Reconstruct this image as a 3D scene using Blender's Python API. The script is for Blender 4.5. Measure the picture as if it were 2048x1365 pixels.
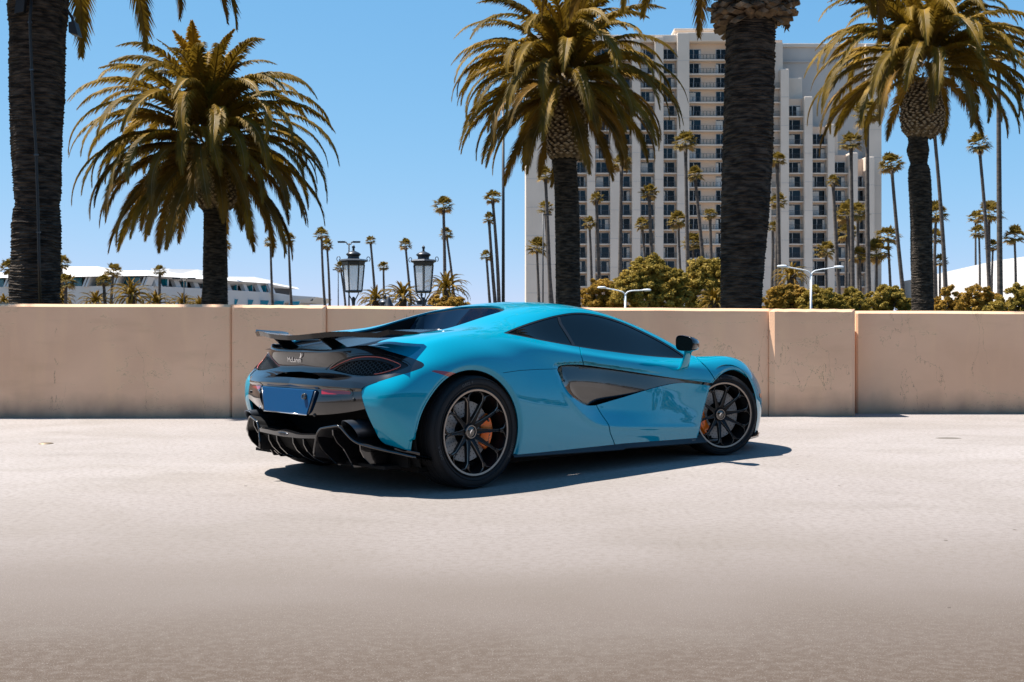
import bpy, bmesh, math, random
import numpy as np
from mathutils import Vector, Matrix, Euler
for _o in list(bpy.data.objects): bpy.data.objects.remove(_o)
SC = bpy.context.scene
COL = SC.collection
PI = math.pi
R = math.radians

# ------------------------------------------------------------------ camera
FPX, YH, CAMH = 2215.78, 657.46, 1.00042          # focal length and horizon in photo pixels (2048 wide), eye height
cam_d = bpy.data.cameras.new('camera'); cam = bpy.data.objects.new('camera', cam_d); COL.objects.link(cam)
cam_d.sensor_width = 36.0; cam_d.sensor_fit = 'HORIZONTAL'
cam_d.lens = 36.0 * FPX / 2048.0
cam_d.shift_y = -(682.5 - YH) / 2048.0
cam_d.clip_start = 0.1; cam_d.clip_end = 6000
cam.location = (0, 0, CAMH); cam.rotation_euler = (R(90), 0, 0)
cam_d.dof.use_dof = True; cam_d.dof.focus_distance = 7.6; cam_d.dof.aperture_fstop = 10
SC.camera = cam

# ------------------------------------------------------------------ sky, sun, exposure
SUN_L = Vector((0.45, -0.125, -0.95)).normalized()    # the way the light travels
sun_el = math.asin(-SUN_L.z); sun_az = math.atan2(-SUN_L.x, -SUN_L.y)   # azimuth of the sun from +Y towards +X
world = bpy.data.worlds.new('World'); SC.world = world; world.use_nodes = True
wn = world.node_tree.nodes; wl = world.node_tree.links
sky = wn.new('ShaderNodeTexSky'); sky.sky_type = 'NISHITA'; sky.sun_disc = False
sky.sun_elevation = sun_el; sky.sun_rotation = sun_az
sky.altitude = 4500; sky.air_density = 1.0; sky.dust_density = 0.0; sky.ozone_density = 5.0
# the afternoon sky of the photograph is flatter and clearer blue than the model's: soften its range, then tint it
sp = wn.new('ShaderNodeSeparateColor'); cb = wn.new('ShaderNodeCombineColor'); wl.new(sky.outputs[0], sp.inputs[0])
for _i, (_a, _b) in enumerate(((10.47, 6.06), (6.78, 1.67), (8.51, 1.45))):          # a*N/(N+b): rolls the bright horizon off
    _p = wn.new('ShaderNodeMath'); _p.operation = 'ADD'; _p.inputs[1].default_value = _b
    _d = wn.new('ShaderNodeMath'); _d.operation = 'DIVIDE'
    _m = wn.new('ShaderNodeMath'); _m.operation = 'MULTIPLY'; _m.inputs[1].default_value = _a
    wl.new(sp.outputs[_i], _p.inputs[0]); wl.new(sp.outputs[_i], _d.inputs[0]); wl.new(_p.outputs[0], _d.inputs[1]); wl.new(_d.outputs[0], _m.inputs[0]); wl.new(_m.outputs[0], cb.inputs[_i])
wl.new(cb.outputs[0], wn['Background'].inputs['Color'])
wn['Background'].inputs['Strength'].default_value = 0.055
sun_d = bpy.data.lights.new('sun', 'SUN'); sun_d.energy = 5.0; sun_d.angle = R(0.5); sun_d.color = (1.0, 0.94, 0.86)
sun = bpy.data.objects.new('sun', sun_d); COL.objects.link(sun)
sun.rotation_euler = SUN_L.to_track_quat('-Z', 'Y').to_euler(); sun.location = (-20, 10, 40)
SC.view_settings.view_transform = 'Standard'; SC.view_settings.look = 'None'
SC.view_settings.gamma = 1.0; SC.view_settings.use_curve_mapping = False
SC.view_settings.exposure = 1.30
SC.cycles.max_bounces = 8; SC.cycles.transparent_max_bounces = 12
SC.cycles.use_denoising = True
rng = random.Random(7)

# ------------------------------------------------------------------ helpers
def at(u, v, Y):
    """photo pixel (2048 wide) at depth Y -> world point"""
    return Vector(((u - 1024) / FPX * Y, Y, CAMH - (v - YH) / FPX * Y))
def tag(o, label=None, cat=None, group=None, kind=None):
    if label: o['label'] = label
    if cat: o['category'] = cat
    if group: o['group'] = group
    if kind: o['kind'] = kind
    return o
def empty(name, loc=(0, 0, 0), rz=0.0, parent=None):
    o = bpy.data.objects.new(name, None); COL.objects.link(o)
    o.location = loc; o.rotation_euler = (0, 0, rz); o.parent = parent; o.empty_display_size = 0.2
    return o
def link(name, me, parent=None, loc=None, rot=None, scale=None):
    o = bpy.data.objects.new(name, me); COL.objects.link(o); o.parent = parent
    if loc is not None: o.location = loc
    if rot is not None: o.rotation_euler = rot
    if scale is not None: o.scale = scale
    return o
def set_mats(me, mat):
    for m in (mat if isinstance(mat, (list, tuple)) else [mat]): me.materials.append(m)
def mesh_np(name, V, F, mat, smooth=True, N=None, mi=None):
    """mesh data from arrays; F a list of tuples or an (n,3|4) array"""
    me = bpy.data.meshes.new(name)
    V = np.asarray(V, dtype=float)
    if isinstance(F, np.ndarray) and len(F):
        k = F.shape[1]; n = len(F)
        me.vertices.add(len(V)); me.vertices.foreach_set('co', V.ravel())
        me.loops.add(n * k); me.loops.foreach_set('vertex_index', F.ravel().astype(np.int32))
        me.polygons.add(n); me.polygons.foreach_set('loop_start', np.arange(0, n * k, k, dtype=np.int32))
        me.update(calc_edges=True)
    else:
        me.from_pydata([tuple(v) for v in V], [], [tuple(int(i) for i in f) for f in F]); me.update()
    set_mats(me, mat)
    if mi is not None: me.polygons.foreach_set('material_index', np.asarray(mi, dtype=np.int32))
    me.polygons.foreach_set('use_smooth', [bool(smooth)] * len(me.polygons))
    me.validate(clean_customdata=False)
    if N is not None and len(me.vertices) == len(V):
        me.normals_split_custom_set_from_vertices([tuple(n) for n in N])
    me.update()
    return me
class MB:
    """collects boxes, prisms, lathes and tubes into one mesh"""
    def __init__(s): s.V = []; s.F = []; s.M = []
    def add(s, V, F, mi=0):
        b = len(s.V); s.V += [tuple(v) for v in V]; s.F += [tuple(b + i for i in f) for f in F]; s.M += [mi] * len(F); return s
    def box(s, c, d, mi=0, rz=0.0, taper=1.0):
        x, y, z = d[0] / 2, d[1] / 2, d[2] / 2; ca, sa = math.cos(rz), math.sin(rz)
        P = []
        for k, zz in ((1, -z), (taper, z)):
            for a, b in ((-x, -y), (x, -y), (x, y), (-x, y)):
                a *= k; b *= k
                P.append((c[0] + a * ca - b * sa, c[1] + a * sa + b * ca, c[2] + zz))
        return s.add(P, [(3, 2, 1, 0), (4, 5, 6, 7), (0, 1, 5, 4), (1, 2, 6, 5), (2, 3, 7, 6), (3, 0, 4, 7)], mi)
    def hexa(s, P, mi=0):
        return s.add(P, [(3, 2, 1, 0), (4, 5, 6, 7), (0, 1, 5, 4), (1, 2, 6, 5), (2, 3, 7, 6), (3, 0, 4, 7)], mi)
    def prism(s, poly, a, b, mi=0):
        """poly: list of 2D points -> function a(p) lower point, b(p) upper point"""
        n = len(poly); P = [a(p) for p in poly] + [b(p) for p in poly]
        F = [tuple(range(n - 1, -1, -1)), tuple(range(n, 2 * n))] + [(i, (i + 1) % n, n + (i + 1) % n, n + i) for i in range(n)]
        return s.add(P, F, mi)
    def lathe(s, prof, n=24, c=(0, 0, 0), mi=0, axis='z', cap=True, scale=(1, 1)):
        P = []; F = []
        for r, z in prof:
            for i in range(n):
                a = 2 * PI * i / n
                if axis == 'z': P.append((c[0] + r * math.cos(a) * scale[0], c[1] + r * math.sin(a) * scale[1], c[2] + z))
                elif axis == 'y': P.append((c[0] + r * math.cos(a), c[1] + z, c[2] + r * math.sin(a)))
                else: P.append((c[0] + z, c[1] + r * math.cos(a), c[2] + r * math.sin(a)))
        m = len(prof)
        for j in range(m - 1):
            for i in range(n):
                k = (i + 1) % n; F.append((j * n + i, j * n + k, (j + 1) * n + k, (j + 1) * n + i))
        if cap: F.append(tuple(range(n - 1, -1, -1))); F.append(tuple((m - 1) * n + i for i in range(n)))
        return s.add(P, F, mi)
    def tube(s, pts, r, n=8, mi=0, cap=True):
        pts = [Vector(p) for p in pts]; m = len(pts); rr = r if isinstance(r, (list, tuple)) else [r] * m
        P = []; F = []; up = Vector((0.13, 0.21, 1)).normalized()
        for j, p in enumerate(pts):
            t = (pts[min(j + 1, m - 1)] - pts[max(j - 1, 0)]).normalized()
            a = t.cross(up)
            if a.length < 1e-3: a = t.cross(Vector((1, 0, 0)))
            a.normalize(); b = t.cross(a).normalized()
            for i in range(n):
                th = 2 * PI * i / n; P.append(p + (a * math.cos(th) + b * math.sin(th)) * rr[j])
        for j in range(m - 1):
            for i in range(n):
                k = (i + 1) % n; F.append((j * n + i, j * n + k, (j + 1) * n + k, (j + 1) * n + i))
        if cap: F.append(tuple(range(n - 1, -1, -1))); F.append(tuple((m - 1) * n + i for i in range(n)))
        return s.add(P, F, mi)
    def data(s, name, mat, smooth=False, bevel=0.0, autosmooth=None):
        me = bpy.data.meshes.new(name); me.from_pydata(s.V, [], s.F); set_mats(me, mat)
        me.polygons.foreach_set('material_index', s.M)
        bm = bmesh.new(); bm.from_mesh(me)
        bmesh.ops.recalc_face_normals(bm, faces=bm.faces)
        if bevel: bmesh.ops.bevel(bm, geom=[e for e in bm.edges if e.is_manifold and e.calc_face_angle(0) > 0.5], offset=bevel, segments=2, profile=0.6, affect='EDGES', clamp_overlap=True)
        for f in bm.faces: f.smooth = bool(smooth)
        if autosmooth:
            for e in bm.edges:
                if e.is_manifold and e.calc_face_angle(0) > autosmooth: e.smooth = False
                elif not e.is_manifold: e.smooth = False
        bm.to_mesh(me); bm.free(); me.update(); return me
    def build(s, name, mat, parent=None, **k): return link(name, s.data(name, mat, **k), parent)
def text_mesh(name, body, size, mat, depth=0.0, shear=0.0, spacing=1.0):
    cu = bpy.data.curves.new('txt', 'FONT'); cu.body = body; cu.size = size; cu.extrude = depth; cu.align_x = 'CENTER'; cu.align_y = 'CENTER'
    cu.shear = shear; cu.space_character = spacing; cu.resolution_u = 3
    o = bpy.data.objects.new('txt', cu); COL.objects.link(o)
    dg = bpy.context.evaluated_depsgraph_get(); me = bpy.data.meshes.new_from_object(o.evaluated_get(dg))
    bpy.data.objects.remove(o); bpy.data.curves.remove(cu); me.name = name
    me.materials.clear(); set_mats(me, mat); return me

def spline(t, Y, ts, kind):
    """1-D interpolation of vectors Y[i] at knots t, evaluated at ts: 'c2' natural cubic or 'ak' (local, little overshoot)"""
    n = len(t); h = np.diff(t); d = np.diff(Y, axis=0) / h.reshape(-1, *([1] * (Y.ndim - 1)))
    if kind == 'c2':
        A = np.zeros((n, n)); B = np.zeros_like(Y)
        A[0, 0] = 2; A[0, 1] = 1; B[0] = 3 * d[0]; A[-1, -1] = 2; A[-1, -2] = 1; B[-1] = 3 * d[-1]
        for i in range(1, n - 1):
            A[i, i - 1] = h[i]; A[i, i] = 2 * (h[i - 1] + h[i]); A[i, i + 1] = h[i - 1]
            B[i] = 3 * (h[i] * d[i - 1] + h[i - 1] * d[i])
        m = np.linalg.solve(A, B.reshape(n, -1)).reshape(Y.shape)
    else:
        m = np.zeros_like(Y); m[0] = d[0]; m[-1] = d[-1]
        for i in range(1, n - 1): m[i] = (h[i] * d[i - 1] + h[i - 1] * d[i]) / (h[i - 1] + h[i])
    i = np.clip(np.searchsorted(t, ts, side='right') - 1, 0, n - 2); s = (ts - t[i]) / h[i]
    sh = [-1] + [1] * (Y.ndim - 1); s = s.reshape(sh); hh = h[i].reshape(sh)
    return ((2 * s**3 - 3 * s**2 + 1) * Y[i] + (s**3 - 2 * s**2 + s) * hh * m[i] + (-2 * s**3 + 3 * s**2) * Y[i + 1] + (s**3 - s**2) * hh * m[i + 1])
def curve(pts, n=8, closed=False):
    """smooth curve through 2-D or 3-D points"""
    P = np.asarray(pts, dtype=float)
    if closed: P = np.concatenate([P[-2:], P, P[:3]])
    t = np.concatenate([[0], np.cumsum(np.sqrt(np.linalg.norm(np.diff(P, axis=0), axis=1)))])
    if closed: ts = np.linspace(t[2], t[-3], n * (len(pts)) + 1)[:-1]
    else: ts = np.linspace(0, t[-1], n * (len(pts) - 1) + 1)
    return spline(t, P, ts, 'ak')
def sstep(x, a, b):
    t = np.clip((x - a) / (b - a), 0, 1); return t * t * (3 - 2 * t)

# ------------------------------------------------------------------ materials
def mat(name, col, rough=0.5, metal=0.0, coat=0.0, spec=0.5, **k):
    m = bpy.data.materials.new(name); m.use_nodes = True; b = m.node_tree.nodes['Principled BSDF']
    b.inputs['Base Color'].default_value = (*col, 1); b.inputs['Roughness'].default_value = rough
    b.inputs['Metallic'].default_value = metal; b.inputs['Coat Weight'].default_value = coat
    b.inputs['Coat Roughness'].default_value = k.get('coat_rough', 0.02)
    b.inputs['Specular IOR Level'].default_value = spec
    if 'trans' in k: b.inputs['Transmission Weight'].default_value = k['trans']
    if 'ior' in k: b.inputs['IOR'].default_value = k['ior']
    if 'sheen' in k: b.inputs['Sheen Weight'].default_value = k['sheen']
    m.diffuse_color = (*col, 1)
    return m
def nodes(m): return m.node_tree.nodes, m.node_tree.links, m.node_tree.nodes['Principled BSDF']
def noise_mix(m, c1, c2, scale=5.0, detail=6.0, lo=0.35, hi=0.65, stretch=None, bump=0.0, bump_scale=None, coord='Object', rough=None, distort=0.0):
    """colour varies between c1 and c2 by noise; optional bump"""
    n, l, b = nodes(m)
    tc = n.new('ShaderNodeTexCoord'); src = tc.outputs[coord]
    if stretch:
        mp = n.new('ShaderNodeMapping'); mp.inputs['Scale'].default_value = stretch; l.new(src, mp.inputs['Vector']); src = mp.outputs[0]
    t = n.new('ShaderNodeTexNoise'); t.inputs['Scale'].default_value = scale; t.inputs['Detail'].default_value = detail; t.inputs['Distortion'].default_value = distort
    l.new(src, t.inputs['Vector'])
    r = n.new('ShaderNodeValToRGB'); r.color_ramp.elements[0].position = lo; r.color_ramp.elements[1].position = hi
    r.color_ramp.elements[0].color = (*c1, 1); r.color_ramp.elements[1].color = (*c2, 1)
    l.new(t.outputs['Fac'], r.inputs['Fac']); l.new(r.outputs['Color'], b.inputs['Base Color'])
    if bump:
        t2 = n.new('ShaderNodeTexNoise'); t2.inputs['Scale'].default_value = bump_scale or scale * 4; t2.inputs['Detail'].default_value = 8
        l.new(src, t2.inputs['Vector'])
        bp = n.new('ShaderNodeBump'); bp.inputs['Strength'].default_value = bump; bp.inputs['Distance'].default_value = 0.02
        l.new(t2.outputs['Fac'], bp.inputs['Height']); l.new(bp.outputs[0], b.inputs['Normal'])
    return m
# ================================================================== GROUND
gmat = mat('concrete_ground', (.3, .28, .26), rough=0.85, spec=0.25)
n, l, b = nodes(gmat)
tc = n.new('ShaderNodeTexCoord'); P = tc.outputs['Object']
def nz(scale, detail=6, stretch=None, dist=0.0, rough=0.5):
    src = P
    if stretch:
        mp = n.new('ShaderNodeMapping'); mp.inputs['Scale'].default_value = stretch; l.new(P, mp.inputs['Vector']); src = mp.outputs[0]
    t = n.new('ShaderNodeTexNoise'); t.inputs['Scale'].default_value = scale; t.inputs['Detail'].default_value = detail; t.inputs['Distortion'].default_value = dist; t.inputs['Roughness'].default_value = rough
    l.new(src, t.inputs['Vector']); return t.outputs['Fac']
def ramp(src, stops):
    r = n.new('ShaderNodeValToRGB'); e = r.color_ramp.elements
    e[0].position = stops[0][0]; e[0].color = (*stops[0][1], 1); e[1].position = stops[-1][0]; e[1].color = (*stops[-1][1], 1)
    for p, c in stops[1:-1]: x = e.new(p); x.color = (*c, 1)
    l.new(src, r.inputs['Fac']); return r.outputs['Color']
def mixc(f, a, c, mode='MIX'):
    m = n.new('ShaderNodeMix'); m.data_type = 'RGBA'; m.blend_type = mode
    if isinstance(f, float): m.inputs['Factor'].default_value = f
    else: l.new(f, m.inputs['Factor'])
    for s_, k in ((a, 6), (c, 7)):
        if isinstance(s_, tuple): m.inputs[k].default_value = (*s_, 1)
        else: l.new(s_, m.inputs[k])
    return m.outputs[2]
def math2(op, a, c, clamp=False):
    m = n.new('ShaderNodeMath'); m.operation = op; m.use_clamp = clamp
    for s_, k in ((a, 0), (c, 1)):
        if isinstance(s_, (int, float)): m.inputs[k].default_value = s_
        else: l.new(s_, m.inputs[k])
    return m.outputs[0]
W3 = lambda v: (v, v, v)
base = mixc(ramp(nz(0.35, 5), [(.35, W3(0)), (.65, W3(1))]), (0.2380, 0.2112, 0.1993), (0.2737, 0.2469, 0.2350))
base = mixc(ramp(nz(1.1, 9, (.7, 1, 1), .5), [(.42, W3(0)), (.66, W3(.8))]), base, (0.2201, 0.1952, 0.1785))
# shading painted into the colour: browner and darker towards the camera, edge irregular
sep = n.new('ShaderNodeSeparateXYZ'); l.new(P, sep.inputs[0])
near_shade = math2('ADD', math2('SUBTRACT', sep.outputs['Y'], .55), math2('MULTIPLY', nz(.5, 7, (.4, 1, 1)), 1.1))
base = mixc(ramp(math2('MULTIPLY', near_shade, .1), [(.29, W3(.97)), (.345, W3(.88)), (.41, W3(.66)), (.49, W3(.40)), (.60, W3(.19)), (.80, W3(0))]), base, (0.0524, 0.0339, 0.0214))
# scuffed streaks, grit and small stones
base = mixc(ramp(nz(1.9, 9, (.6, 1.2, 1), .8), [(.55, W3(0)), (.72, W3(.28))]), base, (0.1309, 0.1130, 0.0982))
base = mixc(ramp(nz(38, 7, (.7, 1, 1)), [(.36, W3(.42)), (.55, W3(0))]), base, (0.1190, 0.0982, 0.0833))
base = mixc(ramp(nz(160, 2), [(.30, W3(.55)), (.42, W3(0))]), base, (0.0714, 0.0595, 0.0506))
base = mixc(ramp(nz(210, 2), [(.60, W3(0)), (.72, W3(.5))]), base, (0.3094, 0.2856, 0.2677))
vor = n.new('ShaderNodeTexVoronoi'); vor.inputs['Scale'].default_value = 3.2; l.new(P, vor.inputs['Vector'])
spots = math2('MULTIPLY', math2('LESS_THAN', vor.outputs['Distance'], .035), math2('GREATER_THAN', nz(1.1, 3), .50))
base = mixc(spots, base, (0.0535, 0.0416, 0.0327))
# hairline cracks: level lines of a noise, only in places
cr = math2('LESS_THAN', math2('ABSOLUTE', math2('SUBTRACT', nz(.42, 4, None, .4), .5), 0), .0011)
cr = math2('MULTIPLY', cr, math2('GREATER_THAN', nz(.3, 2), .66))
base = mixc(math2('MULTIPLY', cr, .5), base, (0.2856, 0.2677, 0.2558))
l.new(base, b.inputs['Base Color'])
hb = math2('ADD', math2('MULTIPLY', nz(90, 6), .5), math2('MULTIPLY', nz(14, 6, (.8, 1, 1)), .22))
bp = n.new('ShaderNodeBump'); bp.inputs['Strength'].default_value = .24; bp.inputs['Distance'].default_value = .008; l.new(hb, bp.inputs['Height']); l.new(bp.outputs[0], b.inputs['Normal'])
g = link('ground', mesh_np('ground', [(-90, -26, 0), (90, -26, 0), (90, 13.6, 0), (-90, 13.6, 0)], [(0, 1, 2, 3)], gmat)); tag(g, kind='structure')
far = mat('planted_ground', (.10, .085, .05), rough=.9); noise_mix(far, (.055, .06, .025), (.15, .125, .08), .3, 8)
g = link('terrain', mesh_np('terrain', [(-2500, 13.3, -.02), (2500, 13.3, -.02), (2500, 4500, -.02), (-2500, 4500, -.02)], [(0, 1, 2, 3)], far)); tag(g, kind='structure')
g = link('terrain', mesh_np('terrain', [(-2500, -2500, -.03), (2500, -2500, -.03), (2500, 13.3, -.03), (-2500, 13.3, -.03)], [(0, 1, 2, 3)], far)); tag(g, kind='structure')
bounce_m = mat('bounce_paving', (.45, .39, .33), rough=.85); noise_mix(bounce_m, (.19, .165, .14), (.25, .215, .18), .2, 6)
g = link('bounce_ground', mesh_np('bounce_ground', [(-60, 88, 0), (130, 88, 0), (130, 229, 0), (-60, 229, 0)], [(0, 1, 2, 3)], bounce_m)); tag(g, kind='structure')  # unseen pale ground added to bounce sunlight onto the hotel facade
road_m = mat('asphalt', (.05, .05, .05), rough=.85); noise_mix(road_m, (.04, .04, .042), (.065, .063, .06), 1.5, 8)
g = link('road', mesh_np('road', [(-300, 44, 0), (300, 44, 0), (300, 58, 0), (-300, 58, 0)], [(0, 1, 2, 3)], road_m)); tag(g, kind='structure')

# ================================================================== PARAPET WALL
wmat = mat('tan_render', (.60, .42, .30), rough=.9, spec=.2)
n, l, b = nodes(wmat); tc = n.new('ShaderNodeTexCoord'); P = tc.outputs['Object']
base = mixc(ramp(nz(1.1, 6, (.7, 1, 1.0), .5), [(.35, W3(0)), (.68, W3(1))]), (.70, .425, .270), (.81, .505, .325))
base = mixc(ramp(nz(5, 6, (1, 1, .22), .2), [(.50, W3(0)), (.70, W3(.35))]), base, (.84, .53, .31))         # runs of water down the face
base = mixc(ramp(nz(2.0, 5, (.5, 1, 2.2)), [(.56, W3(0)), (.72, W3(.30))]), base, (.54, .32, .20))
c1 = math2('LESS_THAN', math2('ABSOLUTE', math2('SUBTRACT', nz(.85, 7, (1, 1, 2.6), .3, .62), .5), 0), .0013)
c1 = math2('MULTIPLY', c1, math2('GREATER_THAN', nz(.9, 2), .50))
c2 = math2('LESS_THAN', math2('ABSOLUTE', math2('SUBTRACT', nz(.62, 7, (2.0, 1, .55), .2, .6), .47), 0), .0011)
c2 = math2('MULTIPLY', c2, math2('GREATER_THAN', nz(.7, 2, (1, 1, 1.7)), .54))
crk = math2('MAXIMUM', c1, c2)
base = mixc(math2('MULTIPLY', crk, .62), base, (.22, .145, .095))
halo = math2('LESS_THAN', math2('ABSOLUTE', math2('SUBTRACT', nz(.85, 7, (1, 1, 2.6), .3, .62), .5), 0), .02)
base = mixc(math2('MULTIPLY', math2('MULTIPLY', halo, .14), math2('GREATER_THAN', nz(.9, 2), .50)), base, (.80, .56, .34))
sep = n.new('ShaderNodeSeparateXYZ'); l.new(P, sep.inputs[0])
foot_mask = math2('ADD', sep.outputs['Z'], math2('MULTIPLY', nz(3.5, 6, (1, 1, .6)), .34))                       # darker and browner towards the foot, uneven edge
base = mixc(ramp(foot_mask, [(.16, W3(.72)), (.26, W3(.40)), (.44, W3(0))]), base, (.20, .14, .105))
l.new(base, b.inputs['Base Color'])
bp = n.new('ShaderNodeBump'); bp.inputs['Strength'].default_value = .25; bp.inputs['Distance'].default_value = .006; l.new(math2('SUBTRACT', nz(60, 6), math2('MULTIPLY', crk, 1.5)), bp.inputs['Height']); l.new(bp.outputs[0], b.inputs['Normal'])
wall = empty('parapet_wall', (0, 12.4, 0)); tag(wall, 'long tan rendered concrete parapet wall with hairline cracks behind the blue car', 'wall')
def wall_panel(xa, ya, xb, yb, za, zb, thick, ch=.032, side=.02):
    """a length of wall from (xa, ya) to (xb, yb) in plan with bevelled top and end arrises; front faces the camera"""
    N = 12; V = []
    for i in range(N + 1):
        t = i / N; x = xa + (xb - xa) * t; y = ya + (yb - ya) * t; z = za + (zb - za) * t
        e = side if i in (0, N) else 0
        z += .0025 * math.sin(i * 2.3)
        V += [(x, y + e, -.05), (x, y + e, z - ch), (x, y + ch + e * .5, z), (x, y + thick - ch, z), (x, y + thick, z - ch), (x, y + thick, -.05)]
        if i == 0 or i == N - 1:     # second ring just inside / before the end forms the bevel of the arris
            d = side / math.hypot(xb - xa, yb - ya)
            t2 = d if i == 0 else 1 - d
            x = xa + (xb - xa) * t2; y = ya + (yb - ya) * t2; z = za + (zb - za) * t2
            V += [(x, y, -.05), (x, y, z - ch), (x, y + ch, z), (x, y + thick - ch, z), (x, y + thick, z - ch), (x, y + thick, -.05)]
    V = [(x, y - 12.4, z) for x, y, z in V]; m = len(V) // 6
    F = [(i * 6 + k, (i + 1) * 6 + k, (i + 1) * 6 + k + 1, i * 6 + k + 1) for i in range(m - 1) for k in range(5)] + [(0, 1, 2, 3, 4, 5), tuple((m - 1) * 6 + k for k in range(5, -1, -1))]
    MB().add(V, F).build('wall_panel', wmat, wall)
def wx(u, Y): return (u - 1024) / FPX * Y
def wz(v, Y): return CAMH - (v - YH) / FPX * Y
wall_panel(-40.0, 12.20, -14.02, 12.36, 1.31, 1.300, .42)
wall_panel(-14.0, 12.36, wx(462.5, 12.42), 12.42, 1.300, wz(609.2, 12.42), .42)
wall_panel(wx(463.2, 12.40), 12.385, wx(650, 12.41), 12.41, wz(609.8, 12.4), wz(611.4, 12.4), .46, .032, .03)
wall_panel(wx(650.8, 12.45), 12.47, wx(1540, 12.70), 12.70, wz(612, 12.47), wz(617.6, 12.7), .42)
wall_panel(wx(1540.8, 12.62), 12.62, wx(1712.5, 12.64), 12.64, wz(618, 12.62), wz(618.9, 12.64), .70, .032, .05)
wall_panel(wx(1713, 13.02), 13.02, 14.5, 13.08, wz(622.0, 13.02), 1.185, .42)
wall_panel(14.52, 13.08, 44.0, 13.4, 1.185, 1.18, .42)

# small drain cap and a dry leaf or two on the concrete
dm = mat('drain_metal', (.20, .15, .10), rough=.5, metal=.6)
o = MB().lathe([(0, .008), (.045, .008), (.06, .004), (.062, 0)], 20, cap=False).build('drain_cap', dm, None, smooth=True); o.location = at(92, 888, FPX * CAMH / (888 - YH)); o.location.z = 0; tag(o, 'small round metal drain cap set in the concrete left of the car', 'drain cap')
o = MB().lathe([(0, .004), (.09, .004), (.12, 0)], 12, cap=False, scale=(1, .55)).build('oil_patch', mat('patch_dark', (.10, .085, .07), rough=.8), None); o.location = at(1897, 877, FPX * CAMH / (877 - YH)); o.location.z = 0; tag(o, 'small dark repair patch on the concrete near the right end of the wall', 'patch')

# ================================================================== HOTEL
HY = 230.0; hm = HY / FPX
def hx(u): return (u - 1024) * hm
def hz(v): return CAMH + (YH - v) * hm
def cu(c): return 1040 + c / 2.1325                 # helper scale used when the facade was measured
conc = mat('hotel_concrete', (.72, .66, .60), rough=.8); noise_mix(conc, (.55, .465, .39), (.61, .52, .44), .25, 5, .3, .7)
conc2 = mat('hotel_slab_wall', (.47, .455, .45), rough=.85); noise_mix(conc2, (.40, .37, .345), (.45, .42, .395), .2, 5, .3, .7)
beige = mat('balcony_wall', (.62, .47, .36), rough=.85)
frame_m = mat('window_frame', (.50, .50, .50), rough=.5)
glassA = mat('hotel_glass', (.003, .014, .026), rough=.05, spec=.3); glassB = mat('hotel_glass_dark', (.004, .005, .007), rough=.05, spec=.2)
curt = mat('curtain', (.55, .53, .50), rough=.9); rail_m = mat('railing', (.045, .045, .048), rough=.5)
hotel = empty('hotel_tower', (hx(1400), HY, 0)); tag(hotel, 'tall pale concrete hotel tower with rows of balcony windows stepping down to the right', 'hotel')
def hb(name, u0, u1, vt, y0, y1, m, bev=0.0, vb=None, parent=None):
    za, zb = (0 if vb is None else hz(vb)), hz(vt)
    mb = MB().box(((hx(u0) + hx(u1)) / 2 - hx(1400), (y0 + y1) / 2, (za + zb) / 2), (abs(hx(u1) - hx(u0)), y1 - y0, zb - za))
    return mb.build(name, m, parent or hotel, bevel=bev)
hb('core_wall', 1053, 1567, 78, 1.05, 22, beige)
hb('slab_wall', 1560, 1772, 74.5, 6, 20, conc2); hb('slab_cap', 1558, 1775, 73, 5.6, 20.4, conc, .15, 81); hb('ledge', 1560, 1773, 109, 5.7, 6, conc2, 0, 112)
hb('end_wall', 1745, 1776.5, 78, 4.2, 19.8, conc)
hb('blank_wall', 1052, 1154, 78, -.4, 21, conc)
hb('roof_parapet', 1052, 1380, 71, -.5, 21.5, conc, .2, 86); hb('roof_parapet', 1372, 1462, 67, -1.0, 21.5, conc, .2, 86)
hb('penthouse', 1354, 1545, 53, 3, 15, conc, .3); hb('penthouse_cap', 1352, 1547, 50, 2.6, 15.4, conc, .2, 56)
hb('upper_block', 1545, 1567, 84, .6, 12, conc)
cols = [(1154, 1173.5, 96), (1190, 1219.5, 96), (1239, 1263, 96), (1280, 1308.5, 96), (1326, 1353, 93), (1377.5, 1406, 91), (1432, 1462, 91), (1541, 1559, 150), (1576, 1606, 205), (1623, 1653, 262), (1667, 1695.5, 318), (1713, 1729, 326)]
piers = [(1173.5, 1190, 80), (1219.5, 1239, 80), (1263, 1280, 80), (1308.5, 1326, 76), (1353, 1377.5, 68), (1462, 1541, 80), (1559, 1576, 140), (1606, 1623, 195), (1653, 1667, 250), (1695.5, 1713, 307), (1729, 1746, 315)]
for u0, u1, vt in piers:
    hb('pier', u0, u1, vt, -1.1, 4, conc, .22)
    for v in range(int(vt) + 56, 640, 57): hb('pier_joint', u0 + 1, u1 - 1, v, -1.13, -1.09, conc2, 0, v + 1)
hb('core_wall', 1541, 1560, 140, 1.05, 8, beige); hb('core_wall', 1570, 1612, 196, 1.05, 8, beige); hb('core_wall', 1616, 1660, 252, 1.05, 8, beige); hb('core_wall', 1660, 1702, 309, 1.05, 8, beige); hb('core_wall', 1706, 1746, 317, 1.05, 8, beige)
hb('terrace_box', 1573, 1610, 151, 2.2, 7, conc, .15, 200); hb('terrace_box', 1667, 1682, 262, 2.2, 7, conc, .15, 309)
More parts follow.
